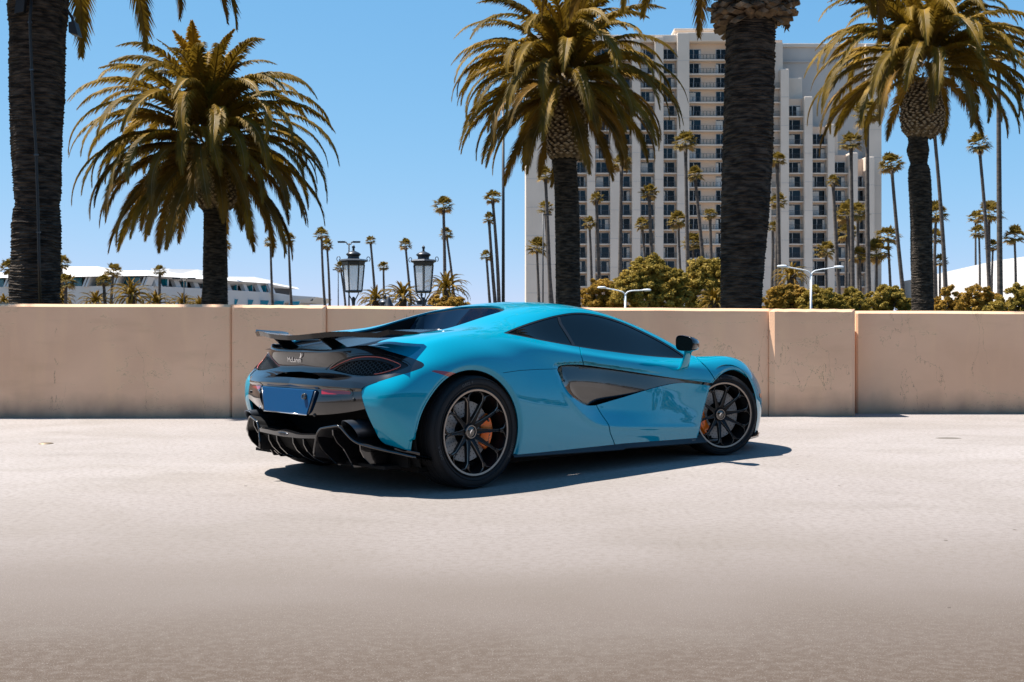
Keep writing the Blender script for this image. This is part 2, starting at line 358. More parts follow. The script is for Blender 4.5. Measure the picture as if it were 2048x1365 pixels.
# parts shared by all cells, one metre wide, scaled per column
def cell_meshes():
    d = {}
    m = MB()
    for x in (-.5, -.12, .5): m.box((x, 0, 1.17), (.035, .10, 2.34))
    for z in (.03, 2.32): m.box((0, 0.001, z), (1.0, .10, .07))
    d['frame'] = m.data('window', frame_m)
    for k, gm_ in enumerate((glassA, glassB)):
        d['pane%d' % k] = MB().box((0, .03, 1.17), (.97, .03, 2.28)).data('pane', gm_)
    for k, (a, c) in enumerate(((-.47, -.30), (.20, .46), (-.47, .05), (.33, .47))):
        d['curt%d' % k] = MB().box(((a + c) / 2, .012, 1.1), (c - a, .008, 2.05)).data('curtain', curt)
    d['slab'] = MB().box((0, .95, -.15), (1.0, 1.75, .26)).data('balcony_slab', conc)
    m = MB()
    for z in (.12, 1.0): m.box((0, 0, z), (1.0, .05, .05))
    for k in range(13): m.box((-.49 + k * .98 / 12, 0.001, .55), (.012, .03, .9))
    d['rail'] = m.data('railing', rail_m); return d
CM = cell_meshes(); hr = random.Random(3)
def window_cell(uc, w, zfl, wide=.86):
    x = hx(uc) - hx(1400)
    o = link('window', CM['frame'], hotel, (x, .95, zfl + .02), None, (w * wide, 1, 1))
    link('pane', CM['pane%d' % (0 if hr.random() < (.75 if uc < 1330 else .25) else 1)], o)
    if hr.random() < .75: link('curtain', CM['curt%d' % hr.choice((0, 0, 1, 2, 3))], o)
for ci, (u0, u1, vt) in enumerate(cols):
    for r in range(20):
        vtop = 96 + 28.33 * r
        if vtop < vt - 3 or vtop > 560: continue
        zfl = hz(vtop + 23.6); x = hx((u0 + u1) / 2) - hx(1400); w = hx(u1) - hx(u0)
        wide_pair = ci in (5,)
        if wide_pair:
            # the double balcony: glass at both sides, plain wall between, one long slab
            u2 = 1462; x = hx((u0 + u2) / 2) - hx(1400); w = hx(u2) - hx(u0)
            link('balcony_slab', CM['slab'], hotel, (x, -.42, zfl), None, (w, 1, 1)); link('railing', CM['rail'], hotel, (x, -.28, zfl), None, (w, 1, 1))
            window_cell(1391.5, hx(1406) - hx(1377.5), zfl, .82); window_cell(1446, 2.9, zfl, .9)
        elif ci != 6:
            link('balcony_slab', CM['slab'], hotel, (x, -.42, zfl), None, (w, 1, 1)); link('railing', CM['rail'], hotel, (x, -.28, zfl), None, (w, 1, 1))
            window_cell((u0 + u1) / 2 + (1 if ci % 2 else -1), w, zfl)
for v in range(130, 640, 57):
    hb('wall_joint', 1053, 1154, v, -.43, -.39, conc2, 0, v + 1); hb('wall_joint', 1746, 1776, v + 8, 4.17, 4.21, conc2, 0, v + 9)

# ================================================================== LONG WHITE BUILDING ON THE LEFT
white = mat('white_plaster', (.52, .51, .50), rough=.7); whiteb = mat('grey_band', (.50, .49, .48), rough=.8); teal = mat('teal_glass', (.010, .25, .34), rough=.05, spec=.8)
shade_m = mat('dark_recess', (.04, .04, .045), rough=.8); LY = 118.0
off_b = empty('office_building', (at(150, 600, LY).x, LY, 0)); tag(off_b, 'long low white building with a band of slanted teal windows at the left', 'building'); OB = off_b.location.copy()
def quad_prism(name, P, depth, m, parent=off_b, dz=0.0):
    """P: four (u, v, Y) corners, anticlockwise from lower left; the piece has real depth behind its face"""
    A = [at(*p) - OB for p in P]; B = [a + Vector((0, depth, dz)) for a in A]
    return MB().hexa([A[0], A[1], B[1], B[0], A[3], A[2], B[2], B[3]]).build(name, m, parent)
def yr(u): return LY if u <= 293 else LY + (u - 293) / 252 * 46
LB = [(-90, 575), (293, 572)]
quad_prism('lower_wall', [(-90, 640, LY), (293, 640, LY), (293, 571.5, LY), (-90, 575.5, LY)], 30, whiteb)
quad_prism('lower_wall', [(293, 640, LY), (545, 640, yr(545)), (545, 585.5, yr(545)), (293, 571.5, LY)], 30, whiteb)
quad_prism('end_wing', [(545, 606, yr(545)), (621, 606, yr(560)), (634, 594.6, yr(560)), (545, 588.8, yr(545))], 14, whiteb)
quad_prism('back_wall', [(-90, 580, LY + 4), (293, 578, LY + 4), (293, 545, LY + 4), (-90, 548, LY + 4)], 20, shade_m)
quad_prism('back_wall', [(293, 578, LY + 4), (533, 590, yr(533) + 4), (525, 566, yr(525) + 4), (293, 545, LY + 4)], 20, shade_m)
quad_prism('roof_band', [(-90, 557, LY - .6), (296, 551.5, LY - .6), (293, 541, LY + 3), (-90, 547, LY + 3)], 26, white)
quad_prism('roof_band', [(296, 551.5, LY - .6), (530, 566.5, yr(530) - .6), (526, 562.5, yr(526) + 3), (293, 541, LY + 3)], 26, white)
for u0, u1, v0, v1 in ((-90, -5, 544, 547), (50, 201, 533, 545), (201, 226, 541, 545), (300, 340, 536.8, 548), (336, 398, 538.5, 551), (454, 512, 553.5, 562)):
    quad_prism('roof_box', [(u0, v1 + 3, yr(max(u0, 0)) + 6), (u1 + 4, v1 + 4, yr(u1) + 6), (u1 - 3, v0 + .8, yr(u1) + 9), (u0 + 2, v0, yr(max(u0, 0)) + 9)], 12, white)
for u0, u1, s0, v0, v1 in ((-45, 8, 1, 557, 575), (13, 22, 1, 557, 575), (122.5, 164, 1, 556, 574), (180, 222, 1, 555, 573), (237.5, 280, 1, 554, 571), (311, 335, -1, 553.5, 572), (351, 372, -1, 557.5, 575), (388, 409, -1, 561, 577), (420, 440, -1, 563.5, 579), (455, 473.5, -1, 567, 582), (489, 505, -1, 569, 585), (517, 533, -1, 571, 586)):
    y = yr((u0 + u1) / 2) + 2.0
    w = quad_prism('window', [(u0, v1, y), (u1, v1 + (0 if s0 > 0 else 1), y), (u1, v0 + (0 if s0 > 0 else 1), y), (u0, v0, y)], .5, frame_m)
    nm = 4 if u1 - u0 > 15 else 2
    for k in range(nm):
        a, c = u0 + (u1 - u0) * (k + .06) / nm, u0 + (u1 - u0) * (k + .94) / nm
        quad_prism('pane', [(a, v1 - .6, y - .15), (c, v1 - .4, y - .15), (c, v0 + .7, y - .15), (a, v0 + .6, y - .15)], .1, teal, w)
# slanted double fins between the windows
for u, s0 in ((10, 1), (24, 1), (168, 1), (226, 1), (284, 1), (306, -1), (346, -1), (384, -1), (415, -1), (450, -1), (484, -1), (513, -1), (538, -1)):
    for d in (0, 6):
        y = yr(u) - .2; a = u + d * (1 if s0 > 0 else -.7)
        base_v, top_v = (574, 553.5) if u < 293 else (572.5 + (u - 293) * .056, 553 + (u - 293) * .056)
        lean = 8 * s0
        quad_prism('fin', [(a - lean * .5, base_v, y - .3), (a - lean * .5 + 3.6, base_v, y - .3), (a + lean * .5 + 3.6, top_v, y), (a + lean * .5, top_v, y)], 2.0, white)
for u0 in range(452, 606, 31):
    y = yr(min(u0, 545)); v = 598 + (u0 - 452) * .035
    w = quad_prism('window', [(u0, v + 12, y - .25), (u0 + 21, v + 12.6, y - .25), (u0 + 25, v + .7, y - .25), (u0 + 4, v, y - .25)], .3, frame_m)
    quad_prism('pane', [(u0 + 1, v + 11.4, y - .32), (u0 + 20, v + 12, y - .32), (u0 + 23.6, v + 1.3, y - .32), (u0 + 4.6, v + .8, y - .32)], .06, teal, w)
dark_m = mat('sign_dark', (.012, .014, .018), rough=.5)
ys = yr(560) - .2
quad_prism('logo_emblem', [(596, 602.3, ys), (606, 602.3, ys), (606.5, 594.8, ys), (602.5, 596, ys)], .1, dark_m)
for k in range(7):
    a = 607.5 + k * 2.6; quad_prism('logo_letter', [(a, 602, ys), (a + 2.0, 602, ys), (a + 3.2, 597.2 + .12 * k, ys), (a + 1.3, (596.2 if k in (0, 4) else 597.4) + .12 * k, ys)], .1, dark_m)
# white block at the right edge
RY = 200.0
rb = empty('white_building', (at(1960, 600, RY).x, RY, 0)); tag(rb, 'plain white building with a dark panelled corner behind the bushes at the right edge', 'building'); RB = rb.location.copy()
def rq(name, P, depth, m):
    A = [at(*p) - RB for p in P]; B = [a + Vector((0, depth, 0)) for a in A]; return MB().hexa([A[0], A[1], B[1], B[0], A[3], A[2], B[2], B[3]]).build(name, m, rb)
wsun = mat('white_painted_wall', (.56, .55, .545), rough=.7)
def rwall(a, c, y0, y1, vt0, vt1, m, name): return rq(name, [(a, 640, y0), (c, 640, y1), (c, vt1, y1), (a, vt0, y0)], 18, m)
rwall(1866, 1902, 218, 205, 556, 549.5, conc2, 'corner_wall')
rwall(1902, 2110, 205, 148, 549.3, 505, wsun, 'long_wall')
rq('wall_joint', [(1903, 565.5, 204.2), (2110, 529.5, 147.2), (2110, 528.7, 147.2), (1903, 564.7, 204.2)], .3, conc2); rq('wall_joint', [(1866, 574, 217.3), (1902, 567, 204.3), (1902, 566.2, 204.3), (1866, 573.2, 217.3)], .3, rail_m)

# ================================================================== LANTERNS, STREET LIGHTS, POLES
iron = mat('lantern_iron', (.030, .036, .048), rough=.38, metal=.3); frost = mat('frosted_glass', (.78, .78, .80), rough=.3, spec=.5)
n, l, b = nodes(frost); _t = n.new('ShaderNodeBsdfTranslucent'); _t.inputs['Color'].default_value = (.92, .92, .95, 1); _x = n.new('ShaderNodeMixShader'); _x.inputs[0].default_value = .45
_y = n.new('ShaderNodeBsdfTransparent'); _z = n.new('ShaderNodeMixShader'); _z.inputs[0].default_value = .68
l.new(b.outputs[0], _x.inputs[1]); l.new(_t.outputs[0], _x.inputs[2]); l.new(_x.outputs[0], _z.inputs[1]); l.new(_y.outputs[0], _z.inputs[2]); l.new(_z.outputs[0], n['Material Output'].inputs['Surface'])
def lantern(u, vtop, Y, turn, label, group, kscale=1.0):
    """post lantern with a hexagonal tapering glass body; vtop is the finial's tip in the photo"""
    t = empty('post_lantern', (at(u, 600, Y).x, Y, 0), turn); tag(t, label, 'lantern', group)
    zt = at(u, vtop, Y).z; k = kscale * Y / FPX              # metres per photo pixel
    Z = lambda v: zt - (v - 0) * k
    hexa_ = lambda r, z: [(r * math.cos(PI / 3 * i), r * math.sin(PI / 3 * i), z) for i in range(6)]
    MB().lathe([(.02 * k, Z(0)), (2.2 * k, Z(2)), (3.6 * k, Z(5)), (2.0 * k, Z(8)), (2.6 * k, Z(10)), (1.6 * k, Z(12))], 10).build('finial', iron, t, smooth=True)
    MB().lathe([(2 * k, Z(11.5)), (5 * k, Z(13)), (11 * k, Z(15.5)), (14.6 * k, Z(18.5)), (14.8 * k, Z(20)), (13 * k, Z(21.5)), (11.5 * k, Z(23)), (11.3 * k, Z(27)), (14 * k, Z(28.5))], 24).build('cap', iron, t, smooth=True)
    m = MB(); a, b2, c = hexa_(29 * k, Z(32)), hexa_(24 * k, Z(29)), hexa_(13 * k, Z(28))
    d, e = hexa_(29 * k, Z(33)), hexa_(23 * k, Z(35)); f = hexa_(22 * k, Z(41))
    V = c + b2 + a + d + e + f; m.add(V, [(j * 6 + i, j * 6 + (i + 1) % 6, (j + 1) * 6 + (i + 1) % 6, (j + 1) * 6 + i) for j in range(5) for i in range(6)]); m.build('hood', iron, t)
    for i in range(6):
        a0, a1 = PI / 3 * i, PI / 3 * (i + 1); rt, rb_ = 21 * k, 16.2 * k
        P = [(rb_ * math.cos(a0), rb_ * math.sin(a0), Z(92)), (rb_ * math.cos(a1), rb_ * math.sin(a1), Z(92)), (rt * math.cos(a1), rt * math.sin(a1), Z(41)), (rt * math.cos(a0), rt * math.sin(a0), Z(41))]
        Q = [(x * .96, y * .96, z) for x, y, z in P]
        MB().hexa([P[0], P[1], Q[1], Q[0], P[3], P[2], Q[2], Q[3]]).build('pane', frost, t)
        MB().tube([(rt * 1.02 * math.cos(a0), rt * 1.02 * math.sin(a0), Z(40)), (rb_ * 1.02 * math.cos(a0), rb_ * 1.02 * math.sin(a0), Z(93))], 1.5 * k, 6).build('glazing_bar', iron, t)
        # scroll on every second corner of the hood
        if i % 3 == 0:
            s_ = [(29 + 4 * math.cos(w) * (1 - w / 9), 31 - 5 * math.sin(w) * (1 - w / 9) - 3) for w in np.linspace(-1.2, 4.6, 14)]
            MB().tube([(r * k * math.cos(a0), r * k * math.sin(a0), Z(v)) for r, v in s_], .8 * k, 5).build('scroll', iron, t)
    MB().lathe([(17.5 * k, Z(91)), (18 * k, Z(93.5)), (15 * k, Z(95.5)), (6 * k, Z(96))], 6).build('base_ring', iron, t)
    for i in range(4):
        a0 = PI / 4 + PI / 2 * i
        MB().tube([(14 * k * math.cos(a0), 14 * k * math.sin(a0), Z(95)), (12.5 * k * math.cos(a0), 12.5 * k * math.sin(a0), Z(100)), (5 * k * math.cos(a0), 5 * k * math.sin(a0), Z(110)), (2.5 * k * math.cos(a0), 2.5 * k * math.sin(a0), Z(116))], 1.1 * k, 5).build('bracket', iron, t)
    MB().lathe([(1.5 * k, Z(104)), (3.6 * k, Z(107)), (2.6 * k, Z(110)), (3.8 * k, Z(114)), (2.8 * k, Z(122)), (2.8 * k, Z(122) * .5), (4.5 * k, .9), (6 * k, .5), (7 * k, 0)], 14).build('post', iron, t, smooth=True)
    return t
lantern(707, 490, 27.0, R(8), 'black post lantern with frosted glass behind the wall, the one nearer the left palm', 'post lanterns behind the wall')
lantern(847, 491, 27.0, R(-22), 'black post lantern with frosted glass behind the wall, the one nearer the centre palm', 'post lanterns behind the wall')
lantern(770, 588, 40.0, R(10), 'smaller dark lantern between the two lanterns with only its top above the wall', 'lower lanterns behind the wall', .9)
lantern(843, 586, 44.0, R(0), 'smaller pale topped lantern low behind the right lantern', 'lower lanterns behind the wall', .85)
# dark bollard-like finial between the lanterns
o = MB().lathe([(.10, 0), (.10, 1.0), (.16, 1.12), (.17, 1.3), (.12, 1.38), (.07, 1.5), (.02, 1.62), (.0, 1.64)], 16).build('bollard_finial', iron, None, smooth=True); P3 = at(777, 592, 30); o.location = (P3.x, 30, P3.z - 1.64); tag(o, 'dark pointed finial just above the wall between the two lanterns', 'finial')
stl = mat('lamp_white', (.72, .74, .77), rough=.4)
def twin_lamp(u, vj, ul, vl, ur, vr, Y, label):
    t = empty('street_lamp', (at(u, 600, Y).x, Y, 0)); tag(t, label, 'street lamp', 'white double arm street lamps'); X0_ = t.location.x
    r = 2.1 * Y / FPX
    zj = at(u, vj, Y).z; MB().tube([(0, 0, 0), (0, 0, zj)], [r * 1.15, r * .95], 10).build('pole', stl, t, smooth=True)
    for uu_, vv_ in ((ul, vl), (ur, vr)):
        e = at(uu_, vv_, Y); ex = e.x - X0_; d = 1 if ex > 0 else -1
        pts = [(0, 0, zj - .05), (d * .04, 0, zj + .12), (d * .16, 0, zj + .24), (d * .36, 0, zj + .31), (d * .36 + (ex - d * .36) * .5, 0, (zj + .31) * .48 + e.z * .52), (ex, 0, e.z)]
        c = curve(pts, 6); MB().tube(c, r * .62, 8).build('arm', stl, t, smooth=True)
        MB().lathe([(.02, -.30), (.06, -.24), (.085, 0), (.07, .2), (.02, .28)], 10, c=(ex, 0, e.z), axis='x').build('lamp_head', stl, t, smooth=True)
twin_lamp(1622, 552, 1565, 533, 1678, 534.5, 62.0, 'white double arm street lamp in front of the bushes right of the thick trunk')
twin_lamp(1250.5, 592, 1204, 575.5, 1294, 580.5, 72.0, 'white double arm street lamp in front of the dark rounded tree')
pole_m = mat('dark_pole', (.02, .022, .026), rough=.5, metal=.3)
def thin_pole(u, vt, Y, w, label, arm=None):
    t = empty('light_pole', (at(u, 600, Y).x, Y, 0)); tag(t, label, 'light pole'); zt = at(u, vt, Y).z; r = w / 2 * Y / FPX
    MB().tube([(0, 0, 0), (0, 0, zt)], [r * 1.1, r * .8], 10).build('pole', pole_m, t, smooth=True)
    if arm == 'T':
        for s_ in (-1, 1):
            MB().tube([(0, 0, zt - .1), (s_ * 4 * Y / FPX, 0, zt - .05), (s_ * 5 * Y / FPX, 0, zt + .08), (s_ * 22 * Y / FPX, 0, zt + .08)], r * .8, 6).build('arm', pole_m, t)
            MB().box((s_ * 15 * Y / FPX, 0, zt + .12), (15 * Y / FPX, .25, .10)).build('lamp_head', pole_m, t)
    if arm == 'L':
        MB().tube([(0, 0, zt - .2), (-4 * Y / FPX, 0, zt), (-9 * Y / FPX, 0, zt)], r * .8, 6).build('arm', pole_m, t)
        MB().box((-8 * Y / FPX, 0, zt), (6 * Y / FPX, .22, .10)).build('lamp_head', pole_m, t)
    if arm == 'R':
        MB().box((9 * Y / FPX, 0, zt - .1), (18 * Y / FPX, .3, .10)).build('lamp_head', pole_m, t)
thin_pole(1006.5, 205, 48.0, 6.5, 'tall plain dark pole left of the hotel partly hidden by palm fronds')
thin_pole(698, 487, 90.0, 3.4, 'dark double headed area light pole behind the left lantern', 'T')
thin_pole(676.5, 540, 120.0, 2.2, 'thin single arm light pole left of the left lantern', 'L')
thin_pole(1086, 428, 100.0, 3.0, 'dark light pole with one flat head at the left edge of the hotel', 'R')
thin_pole(368, 560, 95.0, 2.4, 'short thin pole with a flat head in front of the long white building', 'T')

# ================================================================== WHAT STANDS BEHIND THE CAMERA (seen only as reflections in the car)
back = empty('parking_structure', (10, -52, 0)); tag(back, 'long three storey parking structure across the lot, seen only in the reflections of the car', 'building')
bc_ = mat('structure_concrete', (.12, .105, .095), rough=.85)
for k_, (z0_, z1_) in enumerate(((0.0, 1.3), (3.3, 4.6), (6.6, 7.9), (9.9, 11.2))): MB().box((0, 0, (z0_ + z1_) / 2), (190, 14, z1_ - z0_)).build('deck_parapet', bc_, back)
MB().box((0, 3, 5.6), (186, 6, 10.4)).build('dark_interior', shade_m, back)
for k_ in range(20): MB().box((-92 + k_ * 9.7, -7.2 + 14.1, 3.9), (.8, .5, 7.8)).build('column', bc_, back)
# ================================================================== THE SPORTS CAR
# car coordinates: x forward from the rear axle, y to the car's right, z up from the ground
CYAW, CX0, CY0 = 0.756324, -0.869885, 7.586908
car = empty('sports_car', (CX0, CY0, 0), CYAW)
tag(car, 'bright blue two seat sports car with black rear wing parked beside the tan wall', 'car')
def LC(P):
    """car coordinates -> local coordinates of the car's empty (y to the left)"""
    P = np.asarray(P, dtype=float).copy(); P[..., 1] *= -1; return P
_c, _s = math.cos(CYAW), math.sin(CYAW)
def PX(P):
    """where a car point shows in the photograph (used to place panel lines measured from it)"""
    X = CX0 + P[:, 0] * _c + P[:, 1] * _s; Y = CY0 + P[:, 0] * _s - P[:, 1] * _c
    return np.stack([1024 + FPX * X / Y, YH + FPX * (CAMH - P[:, 2]) / Y], 1)
def UN(u, v, x=None, y=None, z=None):
    a = (u - 1024) / FPX; b = (v - YH) / FPX
    if z is not None: t = (CAMH - z) / b
    elif y is not None: t = (y + CX0 * _s - CY0 * _c) / (a * _s - _c)
    else: t = (x + CX0 * _c + CY0 * _s) / (a * _c + _s)
    X, Y = a * t, t
    return ((X - CX0) * _c + (Y - CY0) * _s, (X - CX0) * _s - (Y - CY0) * _c, CAMH - b * t)

paint = mat('blue_paint', (0.0, 0.225, 0.335), rough=0.02, coat=0.0, spec=0.5, ior=1.82)
nodes(paint)[2].inputs['Specular Tint'].default_value = (0.50, 0.88, 0.98, 1)      # pearl clear coat: its reflections are tinted
gblack = mat('gloss_black', (0.006, 0.006, 0.007), rough=0.12, coat=1.0, coat_rough=0.01)
sblack = mat('satin_black', (0.008, 0.008, 0.009), rough=0.45)
mblack = mat('matte_black', (0.004, 0.004, 0.004), rough=0.85, spec=0.2)
carbon = mat('carbon_fibre', (0.006, 0.006, 0.007), rough=0.12, coat=0.0, spec=0.3)
dglass = mat('tinted_glass', (0.002, 0.004, 0.005), rough=0.02, spec=0.35)
rubber = mat('tyre_rubber', (0.011, 0.011, 0.012), rough=0.75, spec=0.3)
rimblk = mat('rim_black', (0.006, 0.006, 0.007), rough=0.38, spec=0.22)
rimedge = mat('rim_edge', (0.30, 0.25, 0.21), rough=0.4, metal=0.7)
disc_m = mat('brake_disc', (0.33, 0.32, 0.31), rough=0.5, metal=0.3)
orange = mat('caliper_orange', (1.0, 0.17, 0.006), rough=0.35, coat=0.4)
redlens = mat('red_lens', (0.25, 0.005, 0.012), rough=0.08, coat=1.0)
amber = mat('amber_lens', (0.75, 0.16, 0.02), rough=0.1, coat=1.0)
chrome = mat('chrome', (0.75, 0.75, 0.76), rough=0.12, metal=1.0)
gunmet = mat('gunmetal', (0.10, 0.10, 0.11), rough=0.28, metal=0.9)
redline = mat('light_strip_red', (0.55, 0.10, 0.07), rough=0.2, coat=0.8)
n_, l_, b_ = nodes(carbon)
_tc = n_.new('ShaderNodeTexCoord'); _mp = n_.new('ShaderNodeMapping'); _mp.inputs['Rotation'].default_value = (0, 0, R(45)); _mp.inputs['Scale'].default_value = (160, 160, 160)
_ck = n_.new('ShaderNodeTexChecker'); _ck.inputs['Scale'].default_value = 1.0; _ck.inputs['Color1'].default_value = (0.005, 0.005, 0.006, 1); _ck.inputs['Color2'].default_value = (0.012, 0.012, 0.013, 1)
l_.new(_tc.outputs['Object'], _mp.inputs['Vector']); l_.new(_mp.outputs[0], _ck.inputs['Vector']); l_.new(_ck.outputs['Color'], b_.inputs['Base Color'])

# ---- the body net: stations (from the tail centre round the corner and forward) x rows (sill to roof centre)
NET = [
 # R0 sill           R1               R2               R3 widest        R4               R5 crest          R6 belt          R7 window top    R8 rail           R9                R10 centre
 [(-.72,0,.40),   (-.765,0,.47),   (-.775,0,.56),   (-.735,0,.655),  (-.66,0,.745),   (-.665,0,.864),   (-.61,0,.875),   (-.52,0,.890),   (-.46,0,.90),    (-.44,0,.905),   (-.42,0,.91)],
 [(-.70,.36,.41), (-.75,.36,.475), (-.765,.365,.56),(-.725,.365,.657),(-.645,.365,.745),(-.655,.38,.868),(-.60,.39,.880), (-.51,.40,.890), (-.45,.41,.90),   (-.42,.21,.905), (-.40,0,.915)],
 [(-.61,.60,.34), (-.655,.625,.48), (-.672,.63,.56), (-.657,.625,.66),  (-.60,.605,.75), (-.56,.545,.890), (-.515,.545,.895),(-.47,.535,.902),(-.44,.52,.907),  (-.38,.26,.915), (-.37,0,.92)],
 [(-.55,.765,.30),(-.607,.79,.45),  (-.622,.80,.55),(-.607,.80,.65), (-.535,.765,.755),(-.475,.69,.862),(-.44,.655,.885),(-.415,.60,.910),(-.40,.535,.920), (-.34,.27,.925), (-.32,0,.93)],
 [(-.47,.865,.245),(-.525,.885,.40), (-.540,.89,.53),(-.530,.89,.645),(-.45,.865,.76),(-.40,.775,.845), (-.375,.70,.893),(-.36,.62,.920), (-.35,.53,.930),  (-.30,.27,.935), (-.28,0,.94)],
 [(-.385,.92,.22),(-.40,.93,.36),  (-.40,.936,.50), (-.395,.933,.64),(-.36,.895,.775), (-.32,.79,.878),  (-.31,.715,.912), (-.30,.64,.932), (-.29,.525,.940), (-.26,.27,.945), (-.24,0,.95)],
 [(-.22,.935,.20),(-.22,.945,.33), (-.22,.955,.48), (-.21,.955,.63), (-.20,.912,.80), (-.19,.805,.918), (-.19,.725,.942),(-.18,.65,.953), (-.18,.515,.955), (-.17,.26,.955), (-.16,0,.96)],
 [(0,.935,.17),   (0,.948,.30),    (0,.958,.45),    (0,.958,.63),    (0,.915,.825),   (0,.805,.945),    (0,.72,.970),    (0,.645,.978),   (0,.50,.975),     (0,.25,.97),     (0,0,.97)],
 [(.22,.93,.17),  (.22,.945,.30),  (.22,.955,.45),  (.22,.952,.62),  (.22,.912,.815), (.22,.812,.940),  (.22,.73,.978), (.22,.64,.998),  (.22,.475,1.005), (.22,.24,1.0),   (.22,0,1.0)],
 [(.45,.925,.175),(.45,.94,.30),   (.45,.95,.45),   (.45,.940,.61),  (.45,.900,.775),  (.45,.838,.905),  (.45,.765,.962), (.45,.645,1.015),(.45,.475,1.057), (.45,.24,1.06),  (.45,0,1.06)],
 [(.75,.92,.18),  (.75,.932,.29),  (.75,.940,.45),  (.75,.925,.60),  (.75,.890,.74),  (.75,.865,.855),  (.75,.805,.913), (.75,.668,1.045),(.75,.54,1.112),  (.75,.28,1.137), (.75,0,1.143)],
 [(1.05,.915,.18),(1.05,.925,.27), (1.05,.925,.43), (1.05,.905,.58), (1.05,.885,.71), (1.05,.866,.815), (1.05,.815,.875),(1.05,.655,1.102),(1.05,.54,1.155),(1.05,.28,1.187), (1.05,0,1.196)],
 [(1.4,.91,.175), (1.4,.918,.265), (1.4,.905,.41),  (1.4,.888,.56),  (1.4,.880,.68),  (1.4,.866,.775),  (1.4,.815,.836), (1.4,.655,1.098),(1.4,.55,1.145), (1.4,.28,1.187),  (1.4,0,1.198)],
 [(1.8,.91,.17),  (1.8,.92,.26),   (1.8,.905,.40),  (1.8,.892,.54),  (1.8,.885,.655), (1.8,.866,.74),   (1.8,.805,.798), (1.8,.675,1.01), (1.8,.58,1.065), (1.8,.30,1.130),  (1.8,0,1.147)],
 [(2.2,.91,.16),  (2.2,.92,.25),   (2.2,.91,.39),   (2.2,.905,.53),  (2.2,.900,.645), (2.2,.870,.725),  (2.2,.79,.772),  (2.2,.715,.880), (2.2,.64,.925),  (2.2,.33,1.005),  (2.2,0,1.027)],
 [(2.45,.91,.155),(2.45,.925,.25), (2.45,.93,.39),  (2.45,.927,.54), (2.45,.912,.655),(2.45,.860,.738), (2.45,.785,.774),(2.45,.735,.790),(2.45,.66,.815), (2.45,.35,.880),  (2.45,0,.905)],
 [(2.72,.905,.155),(2.72,.925,.25),(2.72,.942,.40), (2.72,.942,.55), (2.72,.915,.68), (2.72,.83,.772),  (2.72,.73,.780), (2.72,.62,.758), (2.72,.50,.748), (2.72,.28,.765),  (2.72,0,.785)],
 [(3.0,.875,.15), (3.0,.895,.25),  (3.0,.920,.40),  (3.0,.918,.54),  (3.0,.885,.655), (3.0,.800,.745),  (3.0,.70,.742),  (3.0,.58,.708),  (3.0,.46,.685),  (3.0,.25,.685),   (3.0,0,.692)],
 [(3.22,.81,.14), (3.22,.83,.24),  (3.22,.85,.38),  (3.22,.845,.49), (3.22,.81,.59),  (3.22,.735,.665), (3.22,.645,.66), (3.22,.54,.63),  (3.22,.43,.61),  (3.22,.23,.605),  (3.22,0,.61)],
 [(3.40,.70,.13), (3.41,.72,.22),  (3.41,.735,.34), (3.41,.73,.44),  (3.40,.70,.52),  (3.39,.635,.57),  (3.39,.56,.565), (3.39,.47,.55),  (3.39,.38,.54),  (3.39,.21,.535),  (3.39,0,.54)],
 [(3.53,.48,.12), (3.55,.49,.20),  (3.55,.50,.30),  (3.54,.50,.38),  (3.53,.48,.43),  (3.52,.44,.46),   (3.51,.39,.47),  (3.51,.33,.47),  (3.51,.27,.465), (3.51,.15,.465),  (3.51,0,.47)],
 [(3.60,.22,.12), (3.62,.225,.19), (3.62,.23,.27),  (3.61,.23,.34),  (3.60,.22,.375), (3.58,.20,.40),   (3.57,.18,.41),  (3.57,.15,.415), (3.57,.12,.415), (3.57,.07,.415),  (3.57,0,.42)],
 [(3.62,0,.12),   (3.64,0,.19),    (3.64,0,.26),    (3.63,0,.33),    (3.62,0,.365),   (3.60,0,.39),     (3.59,0,.40),    (3.59,0,.40),    (3.59,0,.405),   (3.59,0,.405),    (3.59,0,.41)],
]
NET = np.array(NET, dtype=float)

def smooth1(P, axis, it, fix=True):
    P = np.moveaxis(P, axis, 0).copy()
    for _ in range(it): P[1:-1] = 0.5 * P[1:-1] + 0.25 * (P[:-2] + P[2:])
    return np.moveaxis(P, 0, axis)
def grid_normals(P):
    du = np.gradient(P, axis=0); dv = np.gradient(P, axis=1)
    N = np.cross(dv, du); L = np.linalg.norm(N, axis=2, keepdims=True); return N / np.maximum(L, 1e-9)
tv = np.concatenate([[0], np.cumsum(np.sqrt(np.linalg.norm(np.diff(NET[4:17], axis=1), axis=2)).mean(0))])
tu = np.concatenate([[0], np.cumsum(np.linalg.norm(np.diff(NET[:, :6], axis=0), axis=2).mean(1))])
NU, NV = 620, 190
us = np.linspace(0, tu[-1], NU); vs = np.linspace(0, tv[-1], NV)
G = spline(tv, np.moveaxis(NET, 1, 0), vs, 'ak')           # NV x K x 3
G = np.moveaxis(G, 0, 1)                                    # K x NV x 3
G = spline(tu, G, us, 'c2')                                 # NU x NV x 3
y0 = G[:, -1, 1] * 0
G[:, -1, 1] = 0
_edge = G[0].copy()
G = smooth1(G, 0, 60); G = smooth1(G, 1, 10); G[0, :, 1] = 0; G[:, -1, 1] = 0
G[..., 1] = np.maximum(G[..., 1], 0)
ROWV = [np.searchsorted(vs, t) for t in tv]                 # grid column of each row
STU = [np.searchsorted(us, t) for t in tu]
U_ID, V_ID = np.meshgrid(np.arange(NU), np.arange(NV), indexing='ij')

